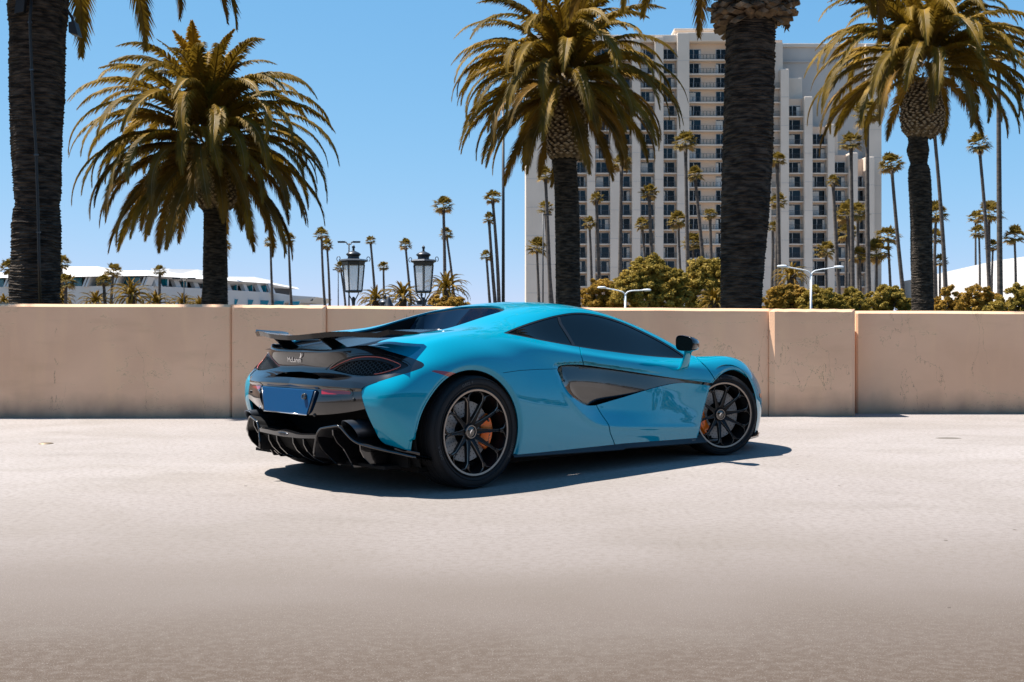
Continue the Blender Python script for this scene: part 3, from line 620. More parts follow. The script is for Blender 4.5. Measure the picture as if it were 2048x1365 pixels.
def sdf(poly, Q):
    """signed distance of points Q to a closed polygon, positive inside"""
    poly = np.asarray(poly, dtype=float); A = poly; B = np.roll(poly, -1, axis=0)
    d2 = np.full(len(Q), 1e18); ins = np.zeros(len(Q), bool)
    for a, b in zip(A, B):
        e = b - a; w = Q - a
        t = np.clip((w @ e) / max(e @ e, 1e-12), 0, 1); r = w - t[:, None] * e
        d2 = np.minimum(d2, (r * r).sum(1))
        c = ((a[1] > Q[:, 1]) != (b[1] > Q[:, 1]))
        if abs(b[1] - a[1]) > 1e-12: ins ^= c & (Q[:, 0] < (b[0] - a[0]) * (Q[:, 1] - a[1]) / (b[1] - a[1]) + a[0])
    return np.where(ins, 1, -1) * np.sqrt(d2)
def pdist(line, Q):
    line = np.asarray(line, dtype=float); d2 = np.full(len(Q), 1e18)
    for a, b in zip(line[:-1], line[1:]):
        e = b - a; w = Q - a; t = np.clip((w @ e) / max(e @ e, 1e-12), 0, 1); r = w - t[:, None] * e
        d2 = np.minimum(d2, (r * r).sum(1))
    return np.sqrt(d2)
class Sh:
    """triangle shell with normals and grid ids"""
    def __init__(s, V, N, T, A): s.V, s.N, s.T, s.A = V, N, T, A
    def clip(s, phi):
        """-> (part where phi >= 0, part where phi < 0)"""
        phi = np.where(np.abs(phi) < 1e-9, 1e-9, phi); V, N, A, T = s.V, s.N, s.A, s.T
        pos = phi[T] >= 0; k = pos.sum(1)
        full = T[k == 3]; none = T[k == 0]
        mix = T[(k == 1) | (k == 2)]; mk = k[(k == 1) | (k == 2)]; mp = pos[(k == 1) | (k == 2)]
        if len(mix) == 0: return Sh(V, N, full, A).tidy(), Sh(V, N, none, A).tidy()
        odd = np.where(mk == 1, mp.argmax(1), (~mp).argmax(1)); r = np.arange(len(mix))
        a = mix[r, odd]; b = mix[r, (odd + 1) % 3]; c = mix[r, (odd + 2) % 3]
        E = np.concatenate([np.sort(np.stack([a, b], 1), 1), np.sort(np.stack([a, c], 1), 1)])
        U, inv = np.unique(E, axis=0, return_inverse=True); inv = inv.ravel()
        t = (phi[U[:, 0]] / (phi[U[:, 0]] - phi[U[:, 1]]))[:, None]
        nV = np.concatenate([V, V[U[:, 0]] * (1 - t) + V[U[:, 1]] * t]); nN = np.concatenate([N, N[U[:, 0]] * (1 - t) + N[U[:, 1]] * t])
        nA = np.concatenate([A, A[U[:, 0]] * (1 - t) + A[U[:, 1]] * t])
        m1 = len(V) + inv[:len(mix)]; m2 = len(V) + inv[len(mix):]
        tri = np.stack([a, m1, m2], 1); q1 = np.stack([m1, b, c], 1); q2 = np.stack([m1, c, m2], 1); one = mk == 1
        P = np.concatenate([full, tri[one], q1[~one], q2[~one]]); Q = np.concatenate([none, tri[~one], q1[one], q2[one]])
        return Sh(nV, nN, P, nA).tidy(), Sh(nV, nN, Q, nA).tidy()
    def tidy(s):
        u, inv = np.unique(s.T, return_inverse=True); s.T = inv.reshape(-1, 3) if len(s.T) else s.T.reshape(0, 3)
        s.V, s.N, s.A = s.V[u], s.N[u], s.A[u]
        if len(s.T):
            e1 = s.V[s.T[:, 1]] - s.V[s.T[:, 0]]; e2 = s.V[s.T[:, 2]] - s.V[s.T[:, 0]]
            s.T = s.T[np.linalg.norm(np.cross(e1, e2), axis=1) > 1e-10]
        return s
    def px(s): return PX(s.V)
    def xz(s): return s.V[:, [0, 2]]
    def xy(s): return s.V[:, [0, 1]]
    def off(s, d): return Sh(s.V + s.N * (d if np.isscalar(d) else d[:, None]), s.N, s.T, s.A)
    def lip(s, d, dirn=None):
        """turn the free edges inward by d so that the panel shows a thickness (not along the centre line)"""
        E = np.concatenate([s.T[:, [0, 1]], s.T[:, [1, 2]], s.T[:, [2, 0]]]); key = np.sort(E, 1)
        u, idx, cnt = np.unique(key, axis=0, return_index=True, return_counts=True); B = E[idx[cnt == 1]]
        B = B[~((np.abs(s.V[B[:, 0], 1]) < 1e-4) & (np.abs(s.V[B[:, 1], 1]) < 1e-4))]
        vid = np.unique(B); mp = np.full(len(s.V), -1); n0 = len(s.V)
        # two copies of the rim so that the turn reads as an edge
        Nn = s.N[vid] if dirn is None else -np.asarray(dirn, float)[None].repeat(len(vid), 0)
        V2 = s.V[vid]; V3 = s.V[vid] - Nn * d
        mp[vid] = np.arange(len(vid)); a = mp[B[:, 0]]; b = mp[B[:, 1]]; m = len(vid)
        ev = s.V[B[:, 1]] - s.V[B[:, 0]]; fn = np.cross(s.N[B[:, 0]], ev); RN = np.zeros((m, 3))
        np.add.at(RN, a, -fn); np.add.at(RN, b, -fn); RN /= np.maximum(np.linalg.norm(RN, axis=1, keepdims=True), 1e-9)
        F1 = np.stack([n0 + b, n0 + a, n0 + m + a], 1); F2 = np.stack([n0 + b, n0 + m + a, n0 + m + b], 1)
        return Sh(np.concatenate([s.V, V2, V3]), np.concatenate([s.N, RN, RN]), np.concatenate([s.T, F1, F2]), np.concatenate([s.A, s.A[vid], s.A[vid]]))
    def mirror(s):
        V = s.V.copy(); V[:, 1] *= -1; N = s.N.copy(); N[:, 1] *= -1
        return Sh(V, N, s.T[:, ::-1], s.A)
    def join(s, o):
        return Sh(np.concatenate([s.V, o.V]), np.concatenate([s.N, o.N]), np.concatenate([s.T, o.T + len(s.V)]), np.concatenate([s.A, o.A]))
    def build(s, name, material, parent=None, label=None):
        N = s.N / np.maximum(np.linalg.norm(s.N, axis=1, keepdims=True), 1e-9)
        # local coordinates mirror y, which also turns the faces over
        o = link(name, mesh_np(name, LC(s.V), s.T[:, ::-1].copy(), material, True, LC(N)), parent or car)
        if label: o['label'] = label
        return o
# ---- panel lines measured in the photograph (right-hand side; the left is its mirror image)
DLO = np.concatenate([curve([(1006.4, 666.6), (1030, 656.5), (1064.5, 644), (1112.8, 630.8), (1154.8, 625.4), (1193.4, 629.4), (1241.8, 643.5), (1290, 665), (1338.5, 691), (1374, 714.5)]),
                      curve([(1372, 717.2), (1354.6, 717), (1290, 712), (1225.7, 704.3), (1161.2, 695), (1096.7, 684), (1048.4, 674.3), (1012, 667.6)])])
INTAKE = np.concatenate([curve([(1114.5, 741), (1122.5, 760), (1135.4, 783), (1154.8, 802), (1172, 811), (1191, 811.5)])[:-1],
                         curve([(1191, 811.5), (1218, 803.5), (1241.8, 796.6), (1290, 782), (1325, 772.5), (1350, 767.5), (1371, 766.5), (1427, 773)])[:-1],
                         [(1440, 775), (1440, 769.2)],
                         curve([(1432, 767.6), (1354.6, 757.3), (1290, 747.6), (1225.7, 738), (1170, 730.3), (1145, 729.3), (1128, 730.2), (1117, 733.5), (1114.5, 741)])[:-1]])
DOORCUT = curve([(1156, 672), (1159.6, 696), (1167.7, 731.5), (1175.7, 760.5), (1193.4, 812), (1203, 829), (1217, 850), (1219, 857), (1220.5, 866), (1226, 880), (1231, 894)])
FRONTCUT = curve([(1391.7, 712), (1395, 717.5), (1412.7, 734.7), (1424, 750), (1432, 763.8), (1436, 772)])
DOOR = np.concatenate([DOORCUT, [(1300, 930), (1395, 930), (1403, 885), (1420, 800), (1436, 772)], FRONTCUT[::-1], [(1380, 690), (1300, 650), (1200, 640)]])
CREASE = curve([(1105, 738), (1112.6, 757), (1122, 777), (1143, 803), (1167, 830.5), (1186.7, 845), (1202, 850.5), (1219, 853), (1290, 855), (1350, 855.5), (1410, 855)])
SCALLOP = np.concatenate([CREASE, [(1410, 760), (1170, 725), (1110, 728)]])
FASCIA_R = np.concatenate([[(480, 640), (540, 686), (598.6, 696.5), (625, 699)],
    curve([(640, 700), (660, 699), (679, 696.0), (700, 691.3), (724, 691.0), (750, 694.6), (782, 703.8), (814.6, 713.6), (836, 721.5), (846, 726.5), (848.5, 731), (844, 736.5)]),
    curve([(840, 738), (820, 745), (798.5, 751), (766, 761), (738, 770.5), (728, 775), (723.6, 782), (724, 795), (735, 829), (750, 861), (761, 881), (770, 888)]), [(838, 907.5), (836, 960), (480, 960)]])
EYE = np.concatenate([curve([(650.5, 739.8), (664, 728), (682, 717), (705, 709.3), (735, 706.4), (765, 708), (795, 715.5), (815, 724.5), (822.5, 731.5)]),
                      curve([(820.5, 734), (806, 740.5), (785, 748), (760, 753.5), (736, 755), (708, 753.4), (680, 747.8), (660, 742.8)])])
SLOT = np.concatenate([[(560, 741.5), (600, 743.2)], curve([(622, 746), (633, 748.8), (639, 753), (641.5, 764.2)]), [(600, 760.6), (560, 757.5)]])
PLATE = np.concatenate([[(540, 770), (573, 775.8), (636, 781.4), (639, 786)], curve([(636, 796), (629.5, 814), (624, 825), (616, 831), (604, 834.0)]), [(580, 833), (540, 828)]])
BUMPLOW = np.concatenate([curve([(470, 770), (520, 803), (545, 815), (572, 824), (600, 829), (650, 829.5), (700, 824), (735, 817), (770, 809)]), [(770, 960), (470, 960)]])
MARKER = curve([(858.5, 741.2), (868, 741), (880, 741.8), (900, 744.5), (918, 749.5), (913, 754), (907, 757.2), (893, 752.5), (875, 747)], 4, True)

REAR = STU[7]
V0 = G.reshape(-1, 3)
PX0 = PX(V0); uu = U_ID.ravel(); vv = V_ID.ravel()
side = (uu > STU[7]) & (uu < STU[19])
dy = np.zeros(len(V0))
# the scooped flank in front of the rear wheel, its edge running on as the crease of the door
ins = sdf(SCALLOP, PX0); dC = pdist(CREASE, PX0)
fade = 1 - sstep(PX0[:, 0], 1215, 1330)
dy -= np.where(side & (ins > 0), 0.040 * sstep(dC, 0, 34) * fade, 0)
dy += np.where(side, 0.005 * np.exp(-(dC / 5.0) ** 2) * sstep(PX0[:, 0], 1108, 1135) * (1 - sstep(PX0[:, 0], 1380, 1405)), 0)
V0[:, 1] += dy
# rolled lips of the wheel arches
ARCH_R = (-0.035, 0.335, 0.408); ARCH_F = curve([(2.30, .10), (2.31, .16), (2.354, .334), (2.408, .466), (2.45, .549), (2.502, .592), (2.58, .635), (2.686, .667), (2.787, .672), (2.882, .649), (2.969, .605), (3.034, .535), (3.071, .437), (3.085, .32), (3.064, .198), (3.02, .09)])
ARCH_F = np.concatenate([ARCH_F, [(3.02, -.1), (2.30, -.1)]])
aR = np.hypot(V0[:, 0] - ARCH_R[0], V0[:, 1] * 0 + V0[:, 2] - ARCH_R[1]) - ARCH_R[2]
aR = np.where((V0[:, 0] < ARCH_R[0] - .3) & (V0[:, 2] < .335), np.hypot(np.minimum(V0[:, 0] - ARCH_R[0], 0) * .96, (V0[:, 2] - ARCH_R[1]) * 0.75) - ARCH_R[2] + .0, aR)
aF = -sdf(ARCH_F, V0[:, [0, 2]])
V0[:, 1] -= np.where(V0[:, 1] > .5, 0.016 * (1 - sstep(aR, 0.0, 0.030)) * (aR > -.05) + 0.012 * (1 - sstep(aF, 0, .026)) * (aF > -.05), 0)
G = V0.reshape(NU, NV, 3)
GN = grid_normals(G)
ii = np.arange(NU - 1)[:, None]; jj = np.arange(NV - 1)[None]
q = lambda a, b: ((ii + a) * NV + (jj + b)).ravel()
T0 = np.concatenate([np.stack([q(0, 0), q(0, 1), q(1, 1)], 1), np.stack([q(0, 0), q(1, 1), q(1, 0)], 1)])
BODY = Sh(G.reshape(-1, 3), GN.reshape(-1, 3), T0, np.stack([uu, vv, aR, aF], 1).astype(float)).tidy()

def rear_only(s, phi, lim): return np.where(s.A[:, 0] < lim, phi, -50.0)
# wheel openings
lower = BODY
arch = np.where((BODY.A[:, 1] < ROWV[5]), np.minimum(BODY.A[:, 2], BODY.A[:, 3]), 1.0)
body, _ = BODY.clip(arch)
liner_src = BODY
# opening between the buttresses (seen from above)
OPEN = np.concatenate([[(1.2, -0.3)], [(-1, -.3), (-1, .5), (-.55, .495), (-.35, .475), (.167, .43)], curve([(.62, .425), (.70, .42), (.77, .375), (.83, .27), (.865, .14), (.872, 0.0)]), [(.872, -.3)]])
OPEN = OPEN[1:]
op = np.where(body.A[:, 1] > ROWV[5] + 2, sdf(OPEN, body.xy()), -1)
roofhole, body = body.clip(op)
# black tail panel and bumper
fphi = rear_only(body, sdf(FASCIA_R, body.px()), STU[6] - 2)
fascia, body = body.clip(fphi)
low_clip = rear_only(fascia, sdf(BUMPLOW, fascia.px()), 10**6)
_, fascia = fascia.clip(low_clip)
# side glass, intake blade, red marker
gphi = np.where((body.A[:, 1] > ROWV[5]) & (body.A[:, 0] > STU[8]), sdf(DLO, body.px()), -50)
glass, body = body.clip(gphi)
# windscreen: between the pillars
WS = np.array([(1.72, -.3), (1.72, .47), (1.80, .50), (2.2, .585), (2.45, .655), (2.52, .63), (2.60, .50), (2.68, .25), (2.70, 0), (2.70, -.3)])
wphi = np.where(body.A[:, 1] > ROWV[6], sdf(WS, body.xy()), -1)
wscreen, body = body.clip(wphi)
iphi = np.where(side[(body.A[:, 0] * 0).astype(int)] | True, sdf(INTAKE, body.px()), -50)
iphi = np.where((body.A[:, 0] > STU[8]) & (body.A[:, 0] < STU[17]) & (body.A[:, 1] < ROWV[6]), iphi, -50)
blade, body = body.clip(iphi)
mphi = np.where((body.A[:, 0] > STU[3]) & (body.A[:, 0] < STU[8]) & (body.A[:, 1] < ROWV[5]), sdf(MARKER, body.px()), -50)
marker, body = body.clip(mphi)
# door and its gaps
GAP = 0.9
dphi = np.where((body.A[:, 0] > STU[8]) & (body.A[:, 0] < STU[18]) & (body.A[:, 1] < ROWV[7]), sdf(DOOR, body.px()), -50)
door, rest = body.clip(dphi - GAP)
_, body = rest.clip(dphi_r := np.where((rest.A[:, 0] > STU[8]) & (rest.A[:, 0] < STU[18]) & (rest.A[:, 1] < ROWV[7]), sdf(DOOR, rest.px()), -50) + GAP)
# seam from the rear arch to the intake: the panel is parted there
SEAM = np.array([(1005, 746.5), (1011, 745.5), (1040, 741.5), (1075, 739.2), (1116, 738.2), (1130, 738)])
bpx = body.px(); sel = np.where((body.A[:, 0] > STU[7]) & (body.A[:, 1] < ROWV[5]), np.minimum(np.minimum(bpx[:, 0] - 1006, 1118 - bpx[:, 0]), 14 - np.abs(bpx[:, 1] - 742)), -50)
boxp, body = body.clip(sel)
sv = boxp.px(); sphi = sv[:, 1] - np.interp(sv[:, 0], SEAM[:, 0], SEAM[:, 1])
lo_, up_ = boxp.clip(sphi - 0.5)
sv = up_.px(); _, up_ = up_.clip(sv[:, 1] - np.interp(sv[:, 0], SEAM[:, 0], SEAM[:, 1]) + 0.5)
body = body.join(lo_).join(up_)
_k = np.round(body.V, 6); _u, _i, _inv = np.unique(_k, axis=0, return_index=True, return_inverse=True)
body = Sh(body.V[_i], body.N[_i], _inv.ravel()[body.T], body.A[_i]).tidy()

def both(s, name, material, lip=0.0, label=None):
    a = s.lip(lip) if lip else s
    r = a.build(name, material); l = a.mirror().build(name, material)
    return r, l
bl = body.lip(0.014)
bl.join(bl.mirror()).build('body', paint)
both(door, 'door', paint, 0.014)
# dark inner shell so that gaps and openings read black
inn = BODY.clip(np.where(BODY.A[:, 1] < ROWV[5], np.minimum(BODY.A[:, 2], BODY.A[:, 3]) + 0.004, 1.0))[0]
inn = inn.clip(-np.where(inn.A[:, 1] > ROWV[5] + 2, sdf(OPEN, inn.xy()) , -1))[0]
inn = inn.clip(np.where(inn.A[:, 0] > STU[6], 1.0, -1.0))[0]
_ip = np.where((inn.A[:, 0] > STU[8]) & (inn.A[:, 0] < STU[17]) & (inn.A[:, 1] < ROWV[6]), sdf(INTAKE, inn.px()) + 1.0, -9)
inn = inn.clip(-_ip)[0]
inn = inn.off(-0.013)
inn.join(inn.mirror()).build('inner_shell', mblack)
# glass
BP = [(1118, 636), (1122, 648), (1135, 668), (1148, 690), (1150, 697)]
gl = glass.off(-0.006)
bd = np.concatenate([BP, [(1000, 720), (960, 640), (1100, 600)]])
sideg = sdf(bd, gl.px())
quart, doorg = gl.clip(sideg)
both(doorg, 'side_window', dglass); both(quart, 'quarter_window', dglass)
# black trim round the side glass
ph = sdf(DLO, glass.px()); trim, _ = glass.clip(-(ph - 2.6)); 
both(trim.off(-0.002), 'window_trim', sblack)
pil = glass.clip(2.6 - pdist(BP, glass.px()))[0]
both(pil.off(-0.003), 'window_pillar', sblack)
ws2 = wscreen.off(-0.005); ws2.join(ws2.mirror()).build('windscreen', dglass)
# intake blade: pushed in, deepest behind the door edge
bp = blade.px(); x = blade.V[:, 0]
d_top = pdist(INTAKE[-48:], bp); d_all = sdf(INTAKE, bp)
lowline = np.concatenate([curve([(1114.5, 741), (1122.5, 760), (1135.4, 783), (1154.8, 802), (1172, 811), (1191, 811.5)]), curve([(1191, 811.5), (1218, 803.5), (1241.8, 796.6), (1290, 782), (1325, 772.5), (1350, 767.5), (1371, 766.5), (1427, 773)])])
topline = curve([(1440, 768.5), (1432, 767.6), (1354.6, 757.3), (1290, 747.6), (1225.7, 738), (1170, 730.3), (1145, 729.3), (1128, 730.2), (1117, 733.5)])
dt_ = pdist(topline, bp)
D = 0.010 + 0.050 * (1 - sstep(x, 1.0, 2.3))
depth = 0.012 + 0.35 * D + 0.010 * (1 - sstep(dt_, 0, 32)) + 0.65 * D * sstep(dt_, 30, 78)
bl2 = Sh(blade.V - np.stack([x * 0, depth, x * 0], 1), blade.N, blade.T, blade.A)
def renormal(s):
    N = np.zeros_like(s.V); fn = np.cross(s.V[s.T[:, 1]] - s.V[s.T[:, 0]], s.V[s.T[:, 2]] - s.V[s.T[:, 0]])
    for k in range(3): np.add.at(N, s.T[:, k], fn)
    s.N = N / np.maximum(np.linalg.norm(N, axis=1, keepdims=True), 1e-12); return s
bl2 = renormal(bl2)
cutd = sdf(np.concatenate([DOORCUT, [(1300, 930), (1500, 930), (1500, 640)]]), bl2.px())
bdoor, brear = bl2.clip(cutd - 0.3)
both(bdoor.lip(0.012), 'door_blade', gblack); both(brear.lip(0.012), 'side_intake', gblack)
both(marker.off(-0.002), 'side_marker', redlens)
# ---- black tail: upper panel with the lights, bumper, plate recess
eph = sdf(EYE, fascia.px()); eph = np.where(fascia.A[:, 0] < STU[6], eph, -50)
eye, fas2 = fascia.clip(eph)
slot, fas2 = fas2.clip(sdf(SLOT, fas2.px()))
plate_s, fas2 = fas2.clip(sdf(PLATE, fas2.px()))
# tail panel above the bumper shelf, bumper below it
SHELF = np.concatenate([[(470, 746), (503.5, 751), (556.7, 754.5), (600, 757.6), (641, 762.2), (685.7, 766), (744, 767.6), (790, 755), (860, 735), (860, 600), (470, 600)]])
tpan, bump = fas2.clip(sdf(SHELF, fas2.px()) - 0.0)
tl = tpan.lip(0.012); tl.join(tl.mirror()).build('tail_panel', gblack)
OVER = np.array([(480, 763), (503, 765.5), (556.7, 770), (600, 773.8), (640, 777.3), (705, 781.2), (740, 780), (800, 770)])
_bp = bump.px(); _od = np.interp(_bp[:, 0], OVER[:, 0], OVER[:, 1]) - _bp[:, 1]
_fadeo = 1 - sstep(_bp[:, 0], 705, 738)
BOFF = 0.002 + (0.020 * sstep(_od, -1.5, 1.5)) * _fadeo
bump0 = bump; bump = renormal(bump.off(BOFF))
bl_ = bump.lip(0.03); bumper = bl_.join(bl_.mirror()).build('rear_bumper', gblack)
sl = slot.off(-0.07); sl.join(sl.mirror()).build('vent_slot', mblack)
pf = plate_s.off(-0.045); pf.join(pf.mirror()).build('plate_recess', mblack)
# light housings
eyeq = eye.V; _A = np.stack([np.ones(len(eyeq)), eyeq[:, 1], eyeq[:, 2], eyeq[:, 1]**2, eyeq[:, 1] * eyeq[:, 2], eyeq[:, 2]**2, eyeq[:, 1]**3], 1)
_co = np.linalg.lstsq(_A, eyeq[:, 0], rcond=None)[0]
def EX(y, z): return float(np.dot([1, y, z, y*y, y*z, z*z, y**3], _co))
def on_eye(u, v, d=0.0):
    x = -.55
    for _ in range(40):
        p = UN(u, v, x=x); x = 0.5 * x + 0.5 * (EX(p[1], p[2]) + d)
    return (x, p[1], p[2])
ephd = sdf(EYE, eye.px())
rim_t, inner = eye.clip(-(ephd - 3.2))
INNER_EYE = np.concatenate([curve([(664, 740.5), (682, 729.5), (705, 722), (730, 719), (755, 720), (775, 724.5), (788, 731)]), curve([(784, 735), (768, 743), (748, 749.5), (722, 751), (695, 748)])])
for sgn in (1, -1):
    h = (lambda s: s if sgn == 1 else s.mirror())
    root = h(eye.off(-0.030)).build('tail_light', mblack)
    h(rim_t.off(-0.004).lip(0.02)).build('light_rim', gblack, root)
    ring = inner.clip(-(sdf(INNER_EYE, inner.px())))[0]
    h(ring.off(-0.012).lip(0.014)).build('light_housing', sblack, root)
    pts = [on_eye(u, v, 0.010) for u, v in curve([(659.3, 738.6), (669.3, 733.4), (681, 726.9), (692.7, 721.9), (705.6, 717.5), (719.7, 714.8), (733.8, 713.7), (745.5, 713.8), (757.2, 714.8), (768.9, 717.2), (780.6, 720.7), (791.2, 724.8), (798.2, 728.1), (801.5, 731), (800, 733.9), (792.3, 737.5), (780.6, 741.6), (768.9, 745), (757.2, 747.7), (748.4, 748.6)], 3)]
    m = MB().tube(LC([(p[0], p[1] * sgn, p[2]) for p in pts]), 0.0033, 6); m.build('light_strip', redline, root, smooth=True)
    # honeycomb mesh behind
    m = MB(); a = 0.0125
    for r in range(-4, 8):
        for c in range(0, 30):
            y = 0.30 + c * a * 1.5; z = 0.765 + (r + 0.5 * (c % 2)) * a * math.sqrt(3) - 0.02
            x = EX(y, z)
            pxy = PX(np.array([[x, y, z]]))
            if sdf(INNER_EYE, pxy)[0] < -1.0: continue
            o = []; i_ = []
            for k in range(6):
                t = PI / 3 * k
                for rr, L in ((a * 1.0, o), (a * 0.80, i_)):
                    yy, zz = y + rr * math.cos(t), z + rr * math.sin(t); L.append((EX(yy, zz) + 0.020, yy * sgn, zz))
            m.add(LC(o + i_), [(k, (k + 1) % 6, 6 + (k + 1) % 6, 6 + k) for k in range(6)])
    tag(m.build('honeycomb_mesh', sblack, root), kind='stuff')
# reflectors let into the bumper
REFL = [(644.4, 777.6), (672, 779.6), (699, 781.4), (702, 785), (702.6, 789.2), (672, 789.4), (643.6, 789.2)]
rf = bump.off(0.004).clip(sdf(REFL, bump.px()))[0]
both(rf, 'reflector', redlens, 0.01)
rfr = bump.off(0.003).clip(np.minimum(2.2 - np.abs(sdf(REFL, bump.px()) + 1.6), 9))[0]
both(rfr, 'reflector_surround', gblack)
# bumper points: nearest surface point under a photo pixel
def on_shell(s, u, v, d=0.0):
    p = s.px(); i = int(np.argmin((p[:, 0] - u) ** 2 + (p[:, 1] - v) ** 2 + (s.V[:, 1] < 0) * 1e6)); return s.V[i] + s.N[i] * d, s.N[i]
for (u, v) in ((630, 831.6), (708, 800)):
    P, Nn = on_shell(bump, u, v, 0.004)
    for sg in (1, -1):
        n3 = Vector((Nn[0], -Nn[1] * sg, Nn[2])); o = MB().lathe([(0.0, 0.004), (0.0095, 0.004), (0.0105, 0.003), (0.0105, -.004)], 16, cap=False).build('parking_sensor', sblack, car, smooth=True)
        o.location = LC((P[0], P[1] * sg, P[2])); o.rotation_euler = n3.to_track_quat('Z', 'Y').to_euler()
# blank plate panel with its round fixing
platem = mat('plate_panel', (0.0, 0.045, 0.13), rough=0.5, spec=0.15)
cor = [(-.775, -.305, .619), (-.775, .305, .619), (-.790, .250, .468), (-.790, -.250, .468)]
m = MB(); P8 = [(x + .045, y, z) for x, y, z in cor] + cor
m.hexa(LC(P8)); pl = m.build('plate_panel', platem, car, bevel=0.003)
o = MB().lathe([(0.0, 0.010), (0.011, 0.010), (0.014, 0.016), (0.019, 0.016), (0.019, 0.0)], 20, cap=False).build('plate_fixing', gblack, pl, smooth=True)
fx = UN(610.5, 793.5, x=-.781); o.location = LC(fx); o.rotation_euler = Vector((-1, 0, .2)).to_track_quat('Z', 'Y').to_euler()
m = MB().tube(LC([(-.790, -.252, .465), (-.790, 0, .465), (-.790, .252, .465)]), 0.004, 6); m.build('plate_trim', chrome, pl, smooth=True)
for sg in (1, -1):
    MB().tube(LC([(-.765, .316 * sg, .612), (-.782, .262 * sg, .474)]), 0.007, 6).build('plate_side_trim', gunmet, pl, smooth=True)

# name badge on the tail panel (letters stand proud of the panel)
def rear_text(name, body, size, u, v, material, surf, d, shear=0.0, spacing=1.0, nrm=None, parent=None, depth=0.0012):
    P, Nn = on_shell(surf, u, v, d)
    me = text_mesh(name, body, size, material, depth, shear, spacing)
    o = link(name, me, parent or car); n = Vector((Nn[0], -Nn[1], Nn[2])).normalized()
    xa = Vector((0, -1, 0)); xa = (xa - n * xa.dot(n)).normalized(); ya = n.cross(xa)
    o.matrix_local = Matrix((xa, ya, n)).transposed().to_4x4(); o.location = LC(P); return o
def conform(me, cy, cz, surf, d, sx=1.0):
    """lay flat lettering (x to the right, y up) onto the tail surface round (cy, cz), in car coordinates"""
    w = (np.abs(surf.V[:, 1] - abs(cy)) < .2) & (np.abs(surf.V[:, 2] - cz) < .07); Q = surf.V[w]; Q2 = np.concatenate([Q, Q * [1, -1, 1]])
    A = np.stack([np.ones(len(Q2)), Q2[:, 1]**2, Q2[:, 2], Q2[:, 2]**2, Q2[:, 2]**3], 1); co = np.linalg.lstsq(A, Q2[:, 0], rcond=None)[0]
    for v in me.vertices:
        y, z = cy + v.co.x * sx, cz + v.co.y; x = float(np.dot([1, y * y, z, z * z, z**3], co)); v.co = Vector(LC((x - d - v.co.z, y, z)))
    me.update()
_bc = UN(586.5, 720.5, x=-.672)
me = text_mesh('name_badge', 'McLaren', .046, chrome, .0012, .25); conform(me, _bc[1], _bc[2], tpan, .004); bd_ = link('name_badge', me, car)
sw = [(.072, .012), (.086, .014), (.098, .022), (.104, .034), (.100, .044), (.092, .048), (.094, .036), (.086, .026)]
me = MB().prism(sw, lambda p: (p[0], p[1], 0), lambda p: (p[0], p[1], .0025)).data('badge_emblem', chrome); conform(me, _bc[1], _bc[2], tpan, .004); link('badge_emblem', me, bd_)

# ---- cavity, exhausts, diffuser
m = MB(); m.box((-.44, 0, .36), (.02, 1.66, .40)); m.box((-.50, 0, .54), (.30, 1.30, .02)); m.box((-.36, 0, .16), (.4, 1.5, .02)); m.build('rear_cavity', mblack, car)
m = MB(); m.box((1.45, 0, .135), (3.6, 1.62, .03)); m.build('underbody', mblack, car)
pipe_m = mat('exhaust_metal', (0.10, 0.115, 0.14), rough=0.38, metal=0.9)
for sg in (1, -1):
    n = 32; r0 = 0.060; rings = []
    cy, cz = 0.575 * sg, 0.388
    def ring_(r, x0, slant):
        return [(x0 - slant * (math.sin(2 * PI * k / n)), cy + r * math.cos(2 * PI * k / n), cz + r * math.sin(2 * PI * k / n)) for k in range(n)]
    rs = [ring_(.060, -.44, 0), ring_(.060, -.690, .045), ring_(.0585, -.696, .045), ring_(.056, -.694, .045), ring_(.054, -.670, .035), ring_(.052, -.50, 0)]
    V = [p for r in rs for p in r]; F = [(j * n + k, j * n + (k + 1) % n, (j + 1) * n + (k + 1) % n, (j + 1) * n + k) for j in range(5) for k in range(n)]
    F.append(tuple(5 * n + k for k in range(n)))
    m = MB(); m.add(LC(V), F[:4 * n], 0); m.add(LC(V), F[4 * n:], 1); m.build('exhaust_pipe', [pipe_m, mblack], car, smooth=True, autosmooth=1.0)
XD = lambda y: -.80 + .22 * y * y + .30 * min(abs(y), 1) ** 6
LIPR = curve([(.909, .230), (.837, .258), (.76, .281), (.683, .302), (.645, .314), (.608, .336), (.577, .363), (.553, .386), (.531, .404), (.512, .410), (.465, .404), (.398, .392), (.378, .387), (.360, .373), (.340, .343), (.335, .315), (.326, .28), (.32, .245), (.322, .215)], 4)
m = MB(); n = len(LIPR)
for sg in (1, -1):
    V = []
    for y, z in LIPR:
        x = XD(y)
        V += [(x, y * sg, z + .007), (x - .004, y * sg, z), (x + .002, y * sg, z - .008), (x + .05, y * sg, z - .012), (x + .30, y * sg, max(z - .07, .14)), (x + .30, y * sg, max(z - .05, .15))]
    # local outward direction is upward for the hump's sides too, which is enough at this thickness
    m.add(LC(V), [(i * 6 + k, (i + 1) * 6 + k, (i + 1) * 6 + (k + 1) % 6, i * 6 + (k + 1) % 6) for i in range(n - 1) for k in range(6)])
dif = m.build('diffuser', sblack, car, smooth=True, autosmooth=0.9)
# the rim of the two tunnels as a rounded bead
for sg in (1, -1):
    m = MB().tube(LC([(XD(y) - .002, y * sg, z) for y, z in LIPR]), 0.0075, 8); m.build('diffuser_rim', gblack, dif, smooth=True)
